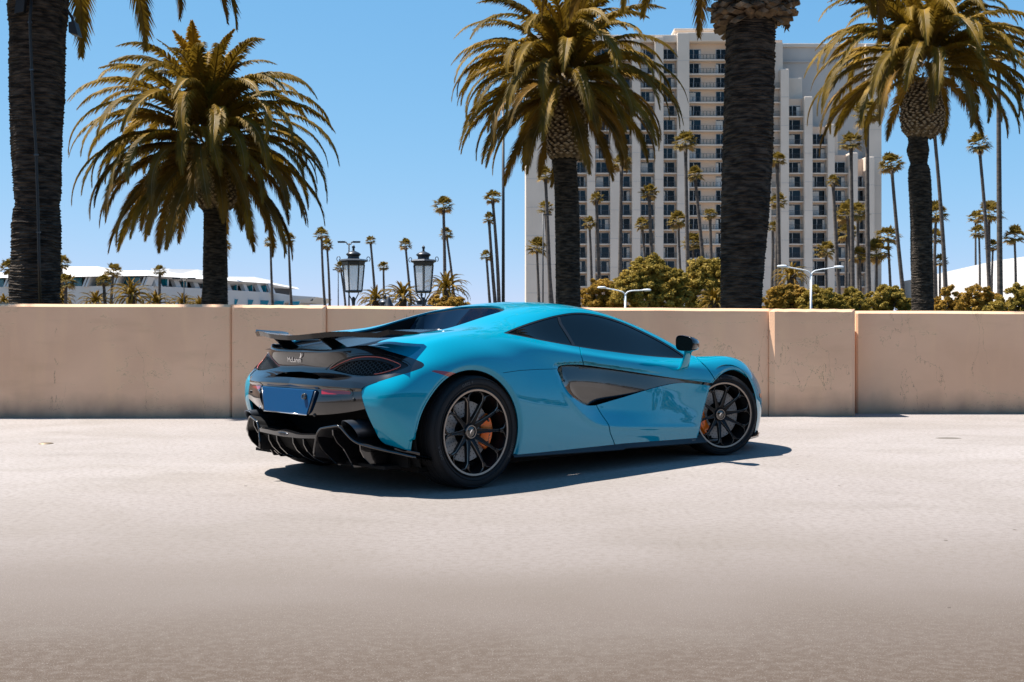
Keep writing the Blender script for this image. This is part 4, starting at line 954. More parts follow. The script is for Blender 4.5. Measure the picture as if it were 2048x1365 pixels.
# centre strip with its oval emblem
ST = curve([(-.335, .346, .324), (-.18, .345, .320), (-.10, .343, .317), (-.03, .350, .315), (.03, .350, .315), (.10, .344, .316), (.165, .338, .316), (.335, .346, .324)], 5)
V = []
for y, zt, zb in ST: x = XD(y); V += [(x + .02, y, zt + .008), (x - .004, y, zt), (x - .004, y, zb), (x + .02, y, zb - .006)]
m = MB().add(LC(V), [(i * 4 + k, (i + 1) * 4 + k, (i + 1) * 4 + (k + 1) % 4, i * 4 + (k + 1) % 4) for i in range(len(ST) - 1) for k in range(4)])
m.build('diffuser_strip', gblack, dif, smooth=True, autosmooth=0.7)
m = MB().lathe([(0.0, 0.002), (.9, 0.0016), (1.0, 0.0), (1.0, -.006)], 24, cap=False, scale=(.060, .0125)); em = m.build('diffuser_emblem', gunmet, dif, smooth=True)
em.location = LC((-.806, 0, .333)); em.rotation_euler = Matrix(((0, 0, -1), (-1, 0, 0), (0, 1, 0))).to_euler()
m = MB()
for b in ((-.022, .018), (0.0, .020), (.022, .018)): m.box((b[0], 0, .003), (b[1], .013, .0015))
lb = m.build('emblem_plate', sblack, dif); lb.location = LC((-.806, 0, .333)); lb.rotation_euler = em.rotation_euler
# floor of the diffuser rising to the strip, and the upright fins
V = []; 
for y in np.linspace(-.33, .33, 9): V += [(XD(y) + .012, y, .318), (XD(y) + .07, y, .24), (XD(y) + .22, y, .155), (XD(y) + .5, y, .135)]
m = MB().add(LC(V), [(i * 4 + k, (i + 1) * 4 + k, (i + 1) * 4 + k + 1, i * 4 + k + 1) for i in range(8) for k in range(3)]); m.build('diffuser_floor', mblack, dif, smooth=True)
for y, zt, zb in ((.095, .314, .165), (.205, .312, .16), (.335, .335, .155), (.465, .385, .150), (.655, .302, .150)):
    for sg in (1, -1):
        x = XD(y)
        poly = [(x + .004, zt), (x + .008, zt - .035), (x + .035, zt - .08), (x + .085, zt - .125), (x + .16, zb - .01), (x + .40, zb - .02), (x + .40, zt - .02)]
        if zt - .125 < zb: poly = [(x + .004, zt), (x + .012, zt - .04), (x + .05, zt - .09), (x + .12, zb - .005), (x + .40, zb - .02), (x + .40, zt - .02)]
        m = MB().prism(poly, lambda p: tuple(LC((p[0], (y - .006) * sg, p[1]))), lambda p: tuple(LC((p[0], (y + .006) * sg, p[1])))); m.build('diffuser_fin', gblack, dif, bevel=0.002)
# outer strake under each corner
for sg in (1, -1):
    P = [(-.53, .80), (-.46, .885), (-.425, .915), (-.425, .89), (-.45, .86), (-.50, .79)]
    m = MB().prism(P, lambda p: tuple(LC((p[0], p[1] * sg, .215 + (-.33 - p[0]) * .27))), lambda p: tuple(LC((p[0], p[1] * sg, .232 + (-.33 - p[0]) * .27)))); m.build('corner_strake', gblack, dif, bevel=.003)
# tow-eye cover
P = on_shell(bump, 568, 842, 0.0)[0]

# ---- side skirts, front lip
for sg in (1, -1):
    V = []; xs = [.325, .36, .7, 1.05, 1.40, 1.41, 1.8, 2.2, 2.34, 2.37]
    for x in xs:
        zb = np.interp(x, [.34, 1.40, 1.41, 2.36], [.168, .138, .146, .121]); zt = np.interp(x, [.34, 1.3, 2.36], [.195, .187, .165])
        V += [(x, .885, zt + .02), (x, .905, zt), (x, .938, zb + .014), (x, .944, zb + .005), (x, .940, zb), (x, .86, zb - .012)]
    m = MB().add(LC([(a, b * sg, c) for a, b, c in V]), [(i * 6 + k, (i + 1) * 6 + k, (i + 1) * 6 + (k + 1) % 6, i * 6 + (k + 1) % 6) for i in range(len(xs) - 1) for k in range(6)] + [tuple(range(6)), tuple(len(V) - 6 + k for k in range(6))])
    m.build('side_skirt', sblack, car, smooth=True, autosmooth=0.5)
fl = [NET[k][0] for k in range(17, 23)]
pr_ = [(p[0] + .02, p[1] + .012) for p in fl]; pr_[0] = (3.03, .885); full = pr_ + [(x, -y) for x, y in pr_[::-1]]
m = MB().prism(full, lambda p: tuple(LC((p[0], p[1], .098))), lambda p: tuple(LC((p[0], p[1], .116)))); m.build('front_splitter', gblack, car, bevel=.004)
# number lettering on the skirt near the front wheel
me = text_mesh('skirt_lettering', '570S', 0.022, mat('skirt_print', (.35, .35, .36), .4), .0005); o = link('skirt_lettering', me, car)
o.location = LC((2.22, .928, .146)); o.rotation_euler = (R(62), 0, PI); 

# ---- engine deck: cover, louvres, rear window, inner walls of the buttresses
OUT = np.concatenate([[(-.640, .46)], [(-.55, .492), (-.35, .472), (.167, .427)], curve([(.62, .422), (.70, .417), (.77, .373), (.83, .268), (.865, .139), (.872, 0.0)])])
def deck_z(x, y):
    base = np.interp(x, [-.68, -.60, -.35, 0, .25, .45], [.862, .872, .905, .950, .982, .985])
    return base + .018 * (1 - (y / .46) ** 2) * sstep(np.array([x]), -.5, .1)[0]
def edge_y(x): return float(np.interp(x, [-.66, -.55, -.35, .167, .62], [.47, .488, .468, .423, .418]))
xs = np.linspace(-.655, .46, 46); ys = np.linspace(-1, 1, 31); V = []
for x in xs:
    for t in ys:
        y = t * edge_y(x); z = deck_z(x, y)
        g = math.exp(-((abs(t) - .62) / .06) ** 4)                      # two long channels
        z -= .020 * g * (x < .40) * (x > -.60)
        V.append((x, y, z - .006))
F = [(i * 31 + j, (i + 1) * 31 + j, (i + 1) * 31 + j + 1, i * 31 + j + 1) for i in range(45) for j in range(30)]
cover = MB().add(LC(V), F).build('engine_cover', mat('cover_black', (.006, .006, .007), rough=.22, spec=.35), car, smooth=True)
for sg in (1, -1):
    m = MB()
    for k in range(58):
        x = -.58 + k * .0165; y = .62 * edge_y(x); z = deck_z(x, y) - .020
        m.box(tuple(LC((x, y * sg, z + .006))), (.006, .045, .006))
    tag(m.build('vent_mesh', sblack, cover), kind='stuff')
    m = MB()
    for k in range(50):
        x = -.60 + k * .0165; y = .955 * edge_y(x); m.box(tuple(LC((x, y * sg, deck_z(x, y) - .003))), (.009, .022, .004))
    tag(m.build('edge_mesh', sblack, cover), kind='stuff')
# walls under the opening's edge
def top_z(x, y):
    s = body; d = (s.V[:, 0] - x) ** 2 + (s.V[:, 1] - abs(y)) ** 2 + (s.A[:, 1] < ROWV[5]) * 9; return s.V[int(np.argmin(d)), 2]
WL = [(x, edge_y(x) + .004) for x in np.linspace(-.55, .62, 30)]
for sg in (1, -1):
    V = []
    for x, y in WL: zt = top_z(x, y) - .010; V += [(x, y * sg, zt), (x, (y - .010) * sg, min(zt - .02, deck_z(min(x, .45), y) - .02))]
    MB().add(LC(V), [(2 * i, 2 * i + 2, 2 * i + 3, 2 * i + 1) for i in range(len(WL) - 1)]).build('buttress_wall', mblack, car, smooth=True)
# rear window between the buttresses, under the trailing edge of the roof
rg = mat('rear_glass', (0.002, 0.008, 0.022), rough=0.04)
arc = curve([(.60, .412), (.68, .408), (.75, .365), (.81, .262), (.845, .138), (.852, 0.0)], 4)
V = []
for x, y in np.concatenate([arc, [(x, -y) for x, y in arc[::-1][1:]]]):
    zt = top_z(x + .03, y) - .022; V += [(x + .012, y, zt), (x - .10 - .06 * (1 - (y / .42) ** 2), y * .96, .965)]
k = len(V) // 2
rw = MB().add(LC(V), [(2 * i, 2 * i + 2, 2 * i + 3, 2 * i + 1) for i in range(k - 1)]).build('rear_window', rg, car, smooth=True)
V = []
for x, y in np.concatenate([arc, [(x, -y) for x, y in arc[::-1][1:]]]):
    zt = top_z(x + .03, y) - .012; V += [(x + .030, y * 1.01, zt), (x - .006, y, zt - .034)]
MB().add(LC(V), [(2 * i, 2 * i + 2, 2 * i + 3, 2 * i + 1) for i in range(k - 1)]).build('window_seal', mblack, rw, smooth=True)

# ---- rear wing on two struts
WY = np.linspace(-.765, .765, 71); V = []
for y in WY:
    a = abs(y)
    le = np.interp(a, [0, .25, .5, .65, .72, .75, .765], [-.50, -.485, -.425, -.365, -.315, -.290, -.300]); te = np.interp(a, [0, .25, .5, .65, .74, .765], [-.775, -.76, -.690, -.625, -.565, -.55])
    zl = np.interp(a, [0, .25, .5, .65, .72, .765], [.934, .942, .954, .957, .960, .972]); zt = np.interp(a, [0, .12, .25, .40, .52, .62, .70, .765], [.955, .957, .966, .979, .981, .974, .972, .992])
    tb = np.interp(a, [0, .5, .66, .72, .765], [.026, .026, .025, .026, .024])
    n = 9
    for k in range(n):                                  # top, front to rear
        s = k / (n - 1); V.append((le + (te - le) * s, y, zl + (zt - zl) * s ** 1.7 + .006 * math.sin(PI * s ** .5) + .002))
    for k in range(n):                                  # underside, rear to front
        s = 1 - k / (n - 1); V.append((le + (te - le) * s + .014 * (s > .99), y, zl + (zt - zl) * s ** 1.7 - tb * (s ** .8) - .003))
L = 18; F = [(i * L + c, (i + 1) * L + c, (i + 1) * L + (c + 1) % L, i * L + (c + 1) % L) for i in range(70) for c in range(L)] + [tuple(range(L)), tuple(70 * L + c for c in range(L))]
wing = MB().add(LC(V), F).build('rear_wing', carbon, car, smooth=True, autosmooth=0.9)
for sg in (1, -1):
    V = []
    for x, y, z, w in ((-.545, .290, .862, .060), (-.60, .279, .900, .052), (-.66, .265, .938, .048), (-.685, .262, .953, .050)):
        V += [(x - w, (y - .010) * sg, z - .004), (x + w, (y - .010) * sg, z + .004), (x + w, (y + .010) * sg, z + .004), (x - w, (y + .010) * sg, z - .004)]
    MB().add(LC(V), [(i * 4 + c, (i + 1) * 4 + c, (i + 1) * 4 + (c + 1) % 4, i * 4 + (c + 1) % 4) for i in range(3) for c in range(4)] + [(0, 1, 2, 3), (12, 13, 14, 15)]).build('wing_strut', gblack, wing, bevel=.003)
    for dx in (-.018, .022):
        o = MB().lathe([(0, .004), (.006, .003), (.007, 0), (.007, -.004)], 10, cap=False).build('strut_bolt', chrome, wing, smooth=True); o.location = LC((-.668 + dx, (.276) * sg, .941)); o.rotation_euler = (R(90) * sg, 0, 0)

# ---- door mirrors
for sg in (1, -1):
    def out(s, n=28):
        P = []
        for k in range(n):
            a = 2 * PI * k / n; cx, cy = math.cos(a), math.sin(a); e = .62
            yy = .088 * math.copysign(abs(cx) ** e, cx); zz = .058 * math.copysign(abs(cy) ** e, cy)
            zz += -.012 * (yy / .088) * (zz > 0)           # top falls away outward
            P.append((yy * s, zz * s))
        return P
    rings = [(0.000, .96), (0.0, 1.0), (.020, 1.03), (.055, .99), (.090, .86), (.115, .66), (.130, .38), (.134, .02)]
    V = []
    for dx, s in rings:
        for yy, zz in out(s): V.append((2.015 + dx - .10 * yy * 1.0, (1.0 + yy) * sg, .888 + zz * (1 if zz > 0 else .95) - .05 * dx))
    n = 28; F = [(j * n + k, j * n + (k + 1) % n, (j + 1) * n + (k + 1) % n, (j + 1) * n + k) for j in range(len(rings) - 1) for k in range(n)]
    mr = MB().add(LC(V), F).build('door_mirror', gblack, car, smooth=True)
    V = [(2.018 - .10 * yy, (1.0 + yy) * sg, .888 + zz) for yy, zz in out(.93)]
    MB().add(LC(V), [tuple(range(n))]).build('mirror_glass', dglass, mr)
    V = []
    for (x, y, z, w, d) in ((2.110, .905, .690, .050, .014), (2.110, .925, .715, .046, .013), (2.103, .950, .770, .036, .011), (2.090, .975, .815, .034, .011), (2.080, 1.0, .845, .046, .018)):
        V += [(x - w, (y - d) * sg, z), (x + w, (y - d) * sg, z + .004), (x + w, (y + d) * sg, z + .004), (x - w, (y + d) * sg, z)]
    MB().add(LC(V), [(i * 4 + c, (i + 1) * 4 + c, (i + 1) * 4 + (c + 1) % 4, i * 4 + (c + 1) % 4) for i in range(4) for c in range(4)] + [(0, 1, 2, 3), (16, 17, 18, 19)]).build('mirror_stalk', paint, mr, bevel=.004, smooth=True)
# orange front marker
mk = body.clip(np.where((body.A[:, 0] > STU[17]) & (body.A[:, 1] < ROWV[6]), sdf([(1518.5, 787), (1524, 788), (1530, 792.5), (1531, 797), (1525, 796.5), (1519, 795.5)], body.px()), -50))[0]
both(mk.off(.003), 'front_marker', amber)
# headlamps
hl = body.clip(np.where((body.A[:, 0] > STU[17]) & (body.A[:, 1] > ROWV[4]), .085 - np.sqrt(((body.V[:, 0] - 3.27) / 2.0) ** 2 + ((body.V[:, 1] - .66 + (body.V[:, 0] - 3.27) * .5) / .75) ** 2), -1))[0]
if len(hl.T): both(hl.off(.003), 'headlamp', dglass)
# wiper tip at the foot of the windscreen
MB().tube(LC([(2.55, .52, .80), (2.60, .44, .83), (2.62, .2, .845)]), .008, 6).build('wiper', sblack, car)
# ---- wheels
def tyre_data(Rt, rr, w):
    h = w / 2
    prof = [(rr - .004, -h * .86), (rr + .012, -h * .93), (rr + (Rt - rr) * .45, -h * 1.0), (Rt - .022, -h * .955), (Rt - .006, -h * .86), (Rt, -h * .70), (Rt, -h * .52), (Rt - .007, -h * .51), (Rt - .007, -h * .47), (Rt, -h * .46), (Rt, -h * .20), (Rt - .007, -h * .19), (Rt - .007, -h * .14), (Rt, -h * .13)]
    prof = prof + [(r, -z) for r, z in prof[::-1]]
    outer = [(rr + .006, h * .90), (rr + .012, h * .93)]
    m = MB().lathe(prof, 96, axis='y', cap=False)
    # moulded rings on the outer sidewall
    for rad in (rr + (Rt - rr) * .30, rr + (Rt - rr) * .80):
        m.lathe([(rad - .003, h * .955), (rad, h * 1.012), (rad + .003, h * .955)], 96, axis='y', cap=False)
    return m.data('tyre', rubber, smooth=True, autosmooth=0.9)
def bend_text(body, size, rad, ang0, axial, material, name):
    me = text_mesh(name, body, size, material, 0.0006, 0, 1.15)
    for v in me.vertices:
        a = ang0 - v.co.x / rad; r = rad + v.co.y
        v.co = Vector((r * math.cos(a), axial + v.co.z, r * math.sin(a)))
    me.update(); return me
tyre_print = mat('tyre_print', (0.055, 0.055, 0.058), rough=0.6)
def spoke_data(rh, ro, ah, ao, ang_w):
    """one spoke from hub (radius rh, depth ah) to the rim ring (ro, ao), forked at its end; x is radial, z tangential, y axial"""
    m = MB(); sec = []
    N = 9
    for i in range(N):
        s = i / (N - 1); r = rh + (ro * .86 - rh) * s; ax = ah + (ao - ah) * (s ** 0.75); w = .0150 * (1 - s) + .0066 * s + .006 * (1 - s) ** 3
        sec.append((r, ax, w))
    V = []
    for r, ax, w in sec: V += [(r, ax - .045 + .018 * (r / ro), -w * .62), (r, ax - .004, -w), (r, ax, -w + .0024), (r, ax - .003, 0 ), (r, ax, w - .0024), (r, ax - .004, w), (r, ax - .045 + .018 * (r / ro), w * .62)]
    F = []; M = []
    for i in range(N - 1):
        for k in range(7):
            F.append((i * 7 + k, i * 7 + (k + 1) % 7, (i + 1) * 7 + (k + 1) % 7, (i + 1) * 7 + k)); M.append(1 if k in (1, 4) else 0)
    b = len(m.V); m.V += V; m.F += F; m.M += M
    # fork arms
    r0 = sec[-1][0] - .004
    for sg in (1, -1):
        pts = [(r0 - .014, .002 * sg), (r0 + (ro - r0) * .40, .010 * sg), (r0 + (ro - r0) * .72, .026 * sg), (ro - .001, .058 * sg)]
        V = []
        for j, (r, t) in enumerate(pts):
            w = (.0085, .0070, .0062, .0045)[j]; ax = ao - .0005
            V += [(r, ax - .030, t - w * .6), (r, ax - .004, t - w), (r, ax, t - w + .003), (r, ax, t + w - .003), (r, ax - .004, t + w), (r, ax - .030, t + w * .6)]
        b = len(m.V); m.V += V
        for i in range(3):
            for k in range(6): m.F.append((b + i * 6 + k, b + i * 6 + (k + 1) % 6, b + (i + 1) * 6 + (k + 1) % 6, b + (i + 1) * 6 + k)); m.M.append(1 if k in (1, 3) else 0)
    return m.data('spoke', [rimblk, rimedge], smooth=False)
def wheel_set(Rt, rr, w):
    h = w / 2; ao = h * .93; d = {}
    d['tyre'] = tyre_data(Rt, rr, w)
    m = MB().lathe([(rr + .004, h * .90), (rr + .003, ao + .004), (rr - .0025, ao + .006), (rr - .0045, ao + .003), (rr - .016, ao + .001), (rr - .0185, ao - .003), (rr - .021, ao - .020), (rr - .028, ao - .05), (rr - .040, -h * .2), (rr - .030, -h * .8), (rr + .004, -h * .9)], 96, axis='y', cap=False)
    d['rim'] = m.data('rim', [rimblk, rimedge], smooth=True, autosmooth=0.8)
    for p in d['rim'].polygons:
        if (p.index // 96) in (3,): p.material_index = 1
    ro = rr - .018; d['spoke'] = spoke_data(.040, ro, ao - .062, ao, 0)
    m = MB().lathe([(.0, ao - .050), (.030, ao - .050), (.034, ao - .052), (.036, ao - .046), (.041, ao - .046), (.043, ao - .050), (.052, ao - .060), (.060, ao - .10), (.060, -.03)], 40, axis='y', cap=False)
    d['hub'] = m.data('hub_cap', [gblack, rimedge], smooth=True, autosmooth=0.7)
    for p in d['hub'].polygons:
        if (p.index // 40) in (3, 4): p.material_index = 1
    sw = [(-.016, .010), (-.004, .012), (.010, .004), (.014, -.014), (.008, -.004), (-.004, .002)]
    d['emblem'] = MB().prism(sw, lambda p: (p[0], ao - .0495, p[1]), lambda p: (p[0], ao - .0478, p[1])).data('hub_emblem', chrome)
    # drilled disc: a ring with holes
    m = MB(); ri, re = .095, .193; ax = ao - .100; NA = 72
    holes = []
    m.lathe([(ri, ax), (re - .003, ax), (re, ax - .003), (re, ax - .028), (ri, ax - .028)], 72, axis='y', cap=False, mi=0)
    for k in range(36):
        for j, r in enumerate((.115, .137, .159, .180)):
            a = 2 * PI * (k + (j % 3) / 3.0) / 36; hx = [(r * math.cos(a) + .0034 * math.cos(b), ax + .0006, r * math.sin(a) + .0034 * math.sin(b)) for b in np.linspace(0, 2 * PI, 6, endpoint=False)]
            m.add(hx, [tuple(range(6))], 1)
    m.lathe([(.060, ax - .005), (.096, ax - .004)], 40, axis='y', cap=False, mi=1)
    d['disc'] = m.data('brake_disc', [disc_m, mblack], smooth=True, autosmooth=0.5)
    # caliper: curved block over the disc edge, about 70 degrees
    prof = [(.118, ax + .012), (.150, ax + .034), (.190, ax + .036), (.208, ax + .020), (.208, ax - .045), (.118, ax - .045)]
    m = MB(); n = 13; V = []
    for i in range(n):
        a = R(-36 + 72 * i / (n - 1)); e = 1 - .30 * (abs(i - 6) / 6) ** 3
        for r, y in prof: V.append(((.163 + (r - .163) * e) * math.cos(a), ax + (y - ax) * e, (.163 + (r - .163) * e) * math.sin(a)))
    k = len(prof); m.add(V, [(i * k + c, i * k + (c + 1) % k, (i + 1) * k + (c + 1) % k, (i + 1) * k + c) for i in range(n - 1) for c in range(k)] + [tuple(range(k)), tuple((n - 1) * k + c for c in range(k))])
    d['caliper'] = m.data('brake_caliper', orange, smooth=True, autosmooth=0.6)
    m = MB()
    for a in (-24, 24): m.lathe([(0, .004), (.007, .003), (.008, -.004)], 8, c=(.170 * math.cos(R(a)), ax + .036, .170 * math.sin(R(a))), axis='y', cap=False)
    d['bolts'] = m.data('caliper_bolt', gblack, smooth=True)
    d['cal_text'] = bend_text('McLaren', .020, .172, R(10), ax + .0365, gblack, 'caliper_lettering')
    d['t1'] = bend_text('PIRELLI', .026, rr + (Rt - rr) * .52, R(205), h * 1.003, tyre_print, 'tyre_lettering')
    d['t2'] = bend_text('P ZERO', .024, rr + (Rt - rr) * .52, R(75), h * 1.003, tyre_print, 'tyre_lettering')
    d['t3'] = bend_text('P ZERO', .024, rr + (Rt - rr) * .52, R(-20), h * 1.003, tyre_print, 'tyre_lettering')
    return d
WR = wheel_set(.3535, .2735, .285); WF = wheel_set(.320, .2608, .228)
def place_wheel(d, x, y, z, side, steer, spin, cal_ang):
    """side 1 = the car's right; the wheel's own y axis points out of the car"""
    root = empty('wheel', tuple(LC((x, y * side, z))), 0, car)
    root.rotation_euler = (0, 0, (PI if side == 1 else 0) + steer)
    # with side 1 the local x axis points to the rear
    f = -1 if side == 1 else 1
    link('tyre', d['tyre'], root); link('rim', d['rim'], root)
    for k in range(10):
        o = link('spoke', d['spoke'], root); o.rotation_euler = (0, spin + 2 * PI * k / 10, 0)
    link('hub_cap', d['hub'], root); o = link('hub_emblem', d['emblem'], root); o.rotation_euler = (0, R(20) , 0)
    link('brake_disc', d['disc'], root)
    for nm in ('caliper', 'bolts', 'cal_text'):
        o = link(d[nm].name, d[nm], root); o.rotation_euler = (0, cal_ang if f == 1 else PI - cal_ang, 0)
    for nm in ('t1', 't2', 't3'): link('tyre_lettering', d[nm], root)
    return root
STEER = -R(20)
for sg in (1, -1):
    place_wheel(WR, 0.0, .8125, .3535, sg, 0, R(0), R(3))
    place_wheel(WF, 2.658, .822, .320, sg, STEER, R(9), R(180 - 24))
# wheel housings
for (cx, cz, rad) in ((-.02, .345, .425), (2.69, .31, .405)):
    for sg in (1, -1):
        V = []; n = 40
        for k in range(n + 1):
            a = R(-25 + 230 * k / n); c_, s_ = math.cos(a), math.sin(a)
            V += [(cx + rad * c_, .905 * sg, cz + rad * s_), (cx + rad * c_, .50 * sg, cz + rad * s_), (cx, .50 * sg, cz)]
        MB().add(LC(V), [(3 * k, 3 * k + 3, 3 * k + 4, 3 * k + 1) for k in range(n)] + [(3 * k + 1, 3 * k + 4, 3 * k + 5, 3 * k + 2) for k in range(n)]).build('wheel_housing', mblack, car, smooth=True)
# ================================================================== VEGETATION
def leafmat(name, c1, c2, tr=.25, scale=1.2):
    m = mat(name, c1, rough=.6, spec=.10); noise_mix(m, c1, c2, scale, 4, .35, .65)
    n, l, b = nodes(m); t = n.new('ShaderNodeBsdfTranslucent'); mx = n.new('ShaderNodeMixShader'); mx.inputs[0].default_value = tr
    t.inputs['Color'].default_value = tuple(min(1, 1.6 * (a + c) / 2) for a, c in zip(c1, c2)) + (1,)
    out = n['Material Output']; l.new(b.outputs[0], mx.inputs[1]); l.new(t.outputs[0], mx.inputs[2]); l.new(mx.outputs[0], out.inputs['Surface']); return m
frond_m = leafmat('palm_leaf', (.070, .050, .007), (.25, .145, .014), .20, .8)
frond_y = leafmat('palm_leaf_young', (.13, .082, .009), (.32, .175, .014), .24, .8)
frond_d = leafmat('palm_leaf_old', (.065, .042, .009), (.22, .115, .016), .14, .8)
rachis_m = mat('palm_rachis', (.16, .10, .03), rough=.6)
bark = mat('palm_bark', (.05, .042, .037), rough=.95, spec=.1); noise_mix(bark, (.018, .016, .015), (.10, .080, .064), 5, 10, .38, .72, (1, 1, 4), .9, 34)
boot_m = mat('leaf_base', (.10, .07, .045), rough=.9); noise_mix(boot_m, (.05, .032, .02), (.20, .14, .09), 6, 5)
cut_m = mat('leaf_base_cut', (.34, .25, .17), rough=.9)
strawm = mat('dry_skirt', (.12, .075, .04), rough=.95); noise_mix(strawm, (.05, .032, .018), (.20, .125, .06), 8, 6, .3, .7, (1, 1, .4))

def frond_data(e0, bend, L, seed, npair=84, leaf=.52, fold=.55, mats=None):
    """feather frond growing along +x from the origin; e0 start angle above the horizon, bend how far it arches over"""
    r = random.Random(seed); V = []; F = []; M = []
    n = 22; pts = []; p = Vector((0, 0, 0)); side = r.uniform(-.10, .10)
    for i in range(n + 1):
        s = i / n; th = e0 - bend * (s ** 1.45); th = max(th, -1.50)
        pts.append((p.copy(), th)); p = p + Vector((math.cos(th), side * s, math.sin(th))) * (L / n)
    def P(s):
        k = min(int(s * n), n - 1); f = s * n - k; a, b = pts[k], pts[k + 1]; return a[0].lerp(b[0], f), a[1] * (1 - f) + b[1] * f
    # rachis
    for i in range(n + 1):
        q_, th = pts[i]; w = .035 * (1 - i / n) + .006; up = Vector((-math.sin(th), 0, math.cos(th)))
        V += [q_ + Vector((0, -w, 0)), q_ + up * w * .8, q_ + Vector((0, w, 0))]
    for i in range(n):
        a = i * 3; F += [(a, a + 3, a + 4, a + 1), (a + 1, a + 4, a + 5, a + 2)]; M += [1, 1]
    for k in range(npair):
        s = .10 + .90 * (k + r.random() * .5) / npair; q_, th = P(s); t = Vector((math.cos(th), 0, math.sin(th))); up = Vector((-math.sin(th), 0, math.cos(th)))
        ln = leaf * (math.sin(PI * min(1, .18 + s * .80)) ** .6) * r.uniform(.85, 1.1) * (1 if s < .9 else .75)
        for sg in (-1, 1):
            fwd = .75 + .45 * s + r.uniform(-.12, .12)
            d = (Vector((0, sg, 0)) * math.cos(fold * r.uniform(.7, 1.3)) + up * math.sin(fold) * .8) ; d = (d * 1.0 + t * fwd).normalized()
            m1 = q_ + d * ln * .5; tip = q_ + d * ln * .95 + Vector((0, 0, -1)) * ln * r.uniform(.30, .62)
            wv = t * (.027 + .012 * r.random())
            b = len(V); V += [q_ - wv, q_ + wv, m1 + wv * 1.1 + Vector((0, 0, -.03 * ln)), m1 - wv * 1.1 + Vector((0, 0, -.03 * ln)), tip]
            F += [(b, b + 1, b + 2, b + 3), (b + 3, b + 2, b + 4)]; M += [0, 0]
    me = bpy.data.meshes.new('frond'); me.from_pydata([tuple(v) for v in V], [], F); set_mats(me, mats or [frond_m, rachis_m]); me.polygons.foreach_set('material_index', M); me.update(); return me
FR = {}
for k, (e0, bend) in enumerate(((1.45, .80), (1.20, 1.65), (.92, 2.0), (.60, 2.1), (.26, 1.85), (-.08, 1.5), (-.50, 1.05))):
    FR[k] = [frond_data(e0 + dv, bend * dm_, (3.0, 3.9, 4.4, 4.5, 4.4, 4.1, 3.7)[k], 10 * k + j, 84, mats=[[frond_y, frond_m, frond_m, frond_m, frond_m, frond_d, frond_d][k] if j else frond_m, rachis_m]) for j, (dv, dm_) in enumerate(((0, 1), (.10, 1.12), (-.09, .92)))]
def trunk_data(prof, name='trunk', seed=1, ring=.042, n=40, lip=.011, m=bark):
    """prof: list of (z, cx, r); horizontal scar rings as relief"""
    r = random.Random(seed); z0, z1 = prof[0][0], prof[-1][0]; k = int((z1 - z0) / ring); V = []
    zs = [p[0] for p in prof]; F = []
    ph = [r.uniform(0, 6.28) for _ in range(6)]
    rows = []
    for i in range(k + 1):
        z = z0 + (z1 - z0) * i / k
        for dz, dr in ((0, lip * (.3 + 1.6 * r.random())), (ring * r.uniform(.5, .8), -.004 * r.random())): rows.append((z + dz, dr))
    for z, dr in rows:
        cx = float(np.interp(z, zs, [p[1] for p in prof])); rr = float(np.interp(z, zs, [p[2] for p in prof]))
        for j in range(n):
            a = 2 * PI * j / n; w = .010 * math.sin(3 * a + ph[0] + z * 1.3) + .008 * math.sin(7 * a + ph[1] - z * 2) + r.uniform(-.006, .006)
            zz = z + .018 * math.sin(2 * a + ph[2] + z * 5) + r.uniform(-.006, .006)
            V.append((cx + (rr + dr + w) * math.cos(a), (rr + dr + w) * math.sin(a), zz))
    for i in range(len(rows) - 1):
        for j in range(n):
            j2 = (j + 1) % n; F.append((i * n + j, i * n + j2, (i + 1) * n + j2, (i + 1) * n + j))
    return mesh_np(name, V, np.array(F), m, False)
def boots_data(prof, seed, dens=.115, size=.085, cut=True, long=0.0):
    """cut leaf bases standing out of the swollen top of the trunk in spirals"""
    r = random.Random(seed); V = []; F = []; M = []; z = prof[0][0]; row = 0
    while z < prof[-1][0]:
        rr = float(np.interp(z, [p[0] for p in prof], [p[2] for p in prof])); cx = float(np.interp(z, [p[0] for p in prof], [p[1] for p in prof])); cnt = max(8, int(2 * PI * rr / (dens * 1.5)))
        for j in range(cnt):
            a = 2 * PI * (j + .5 * (row % 2)) / cnt + r.uniform(-.05, .05); o = Vector((math.cos(a), math.sin(a), 0)); t = Vector((-math.sin(a), math.cos(a), 0)); up = Vector((0, 0, 1))
            c = Vector((cx, 0, z)) + o * (rr - .04); e = c + o * (.09 + r.random() * (.05 + long)) + up * (.05 + .05 * r.random() - long * r.random() * 1.2); w, h = size * r.uniform(.75, 1.1), size * .55 * r.uniform(.7, 1.2)
            b = len(V); V += [c - t * w, c - up * h, c + t * w, c + up * h, e - t * w * .8, e - up * h * .7, e + t * w * .8, e + up * h * .7]
            F += [(b, b + 1, b + 5, b + 4), (b + 1, b + 2, b + 6, b + 5), (b + 2, b + 3, b + 7, b + 6), (b + 3, b, b + 4, b + 7), (b + 4, b + 5, b + 6, b + 7)]; M += [0, 0, 0, 0, 1 if cut else 0]
        z += dens * .62; row += 1
    me = bpy.data.meshes.new('leaf_bases'); me.from_pydata([tuple(v) for v in V], [], F); set_mats(me, [boot_m, cut_m]); me.polygons.foreach_set('material_index', M); me.update(); return me
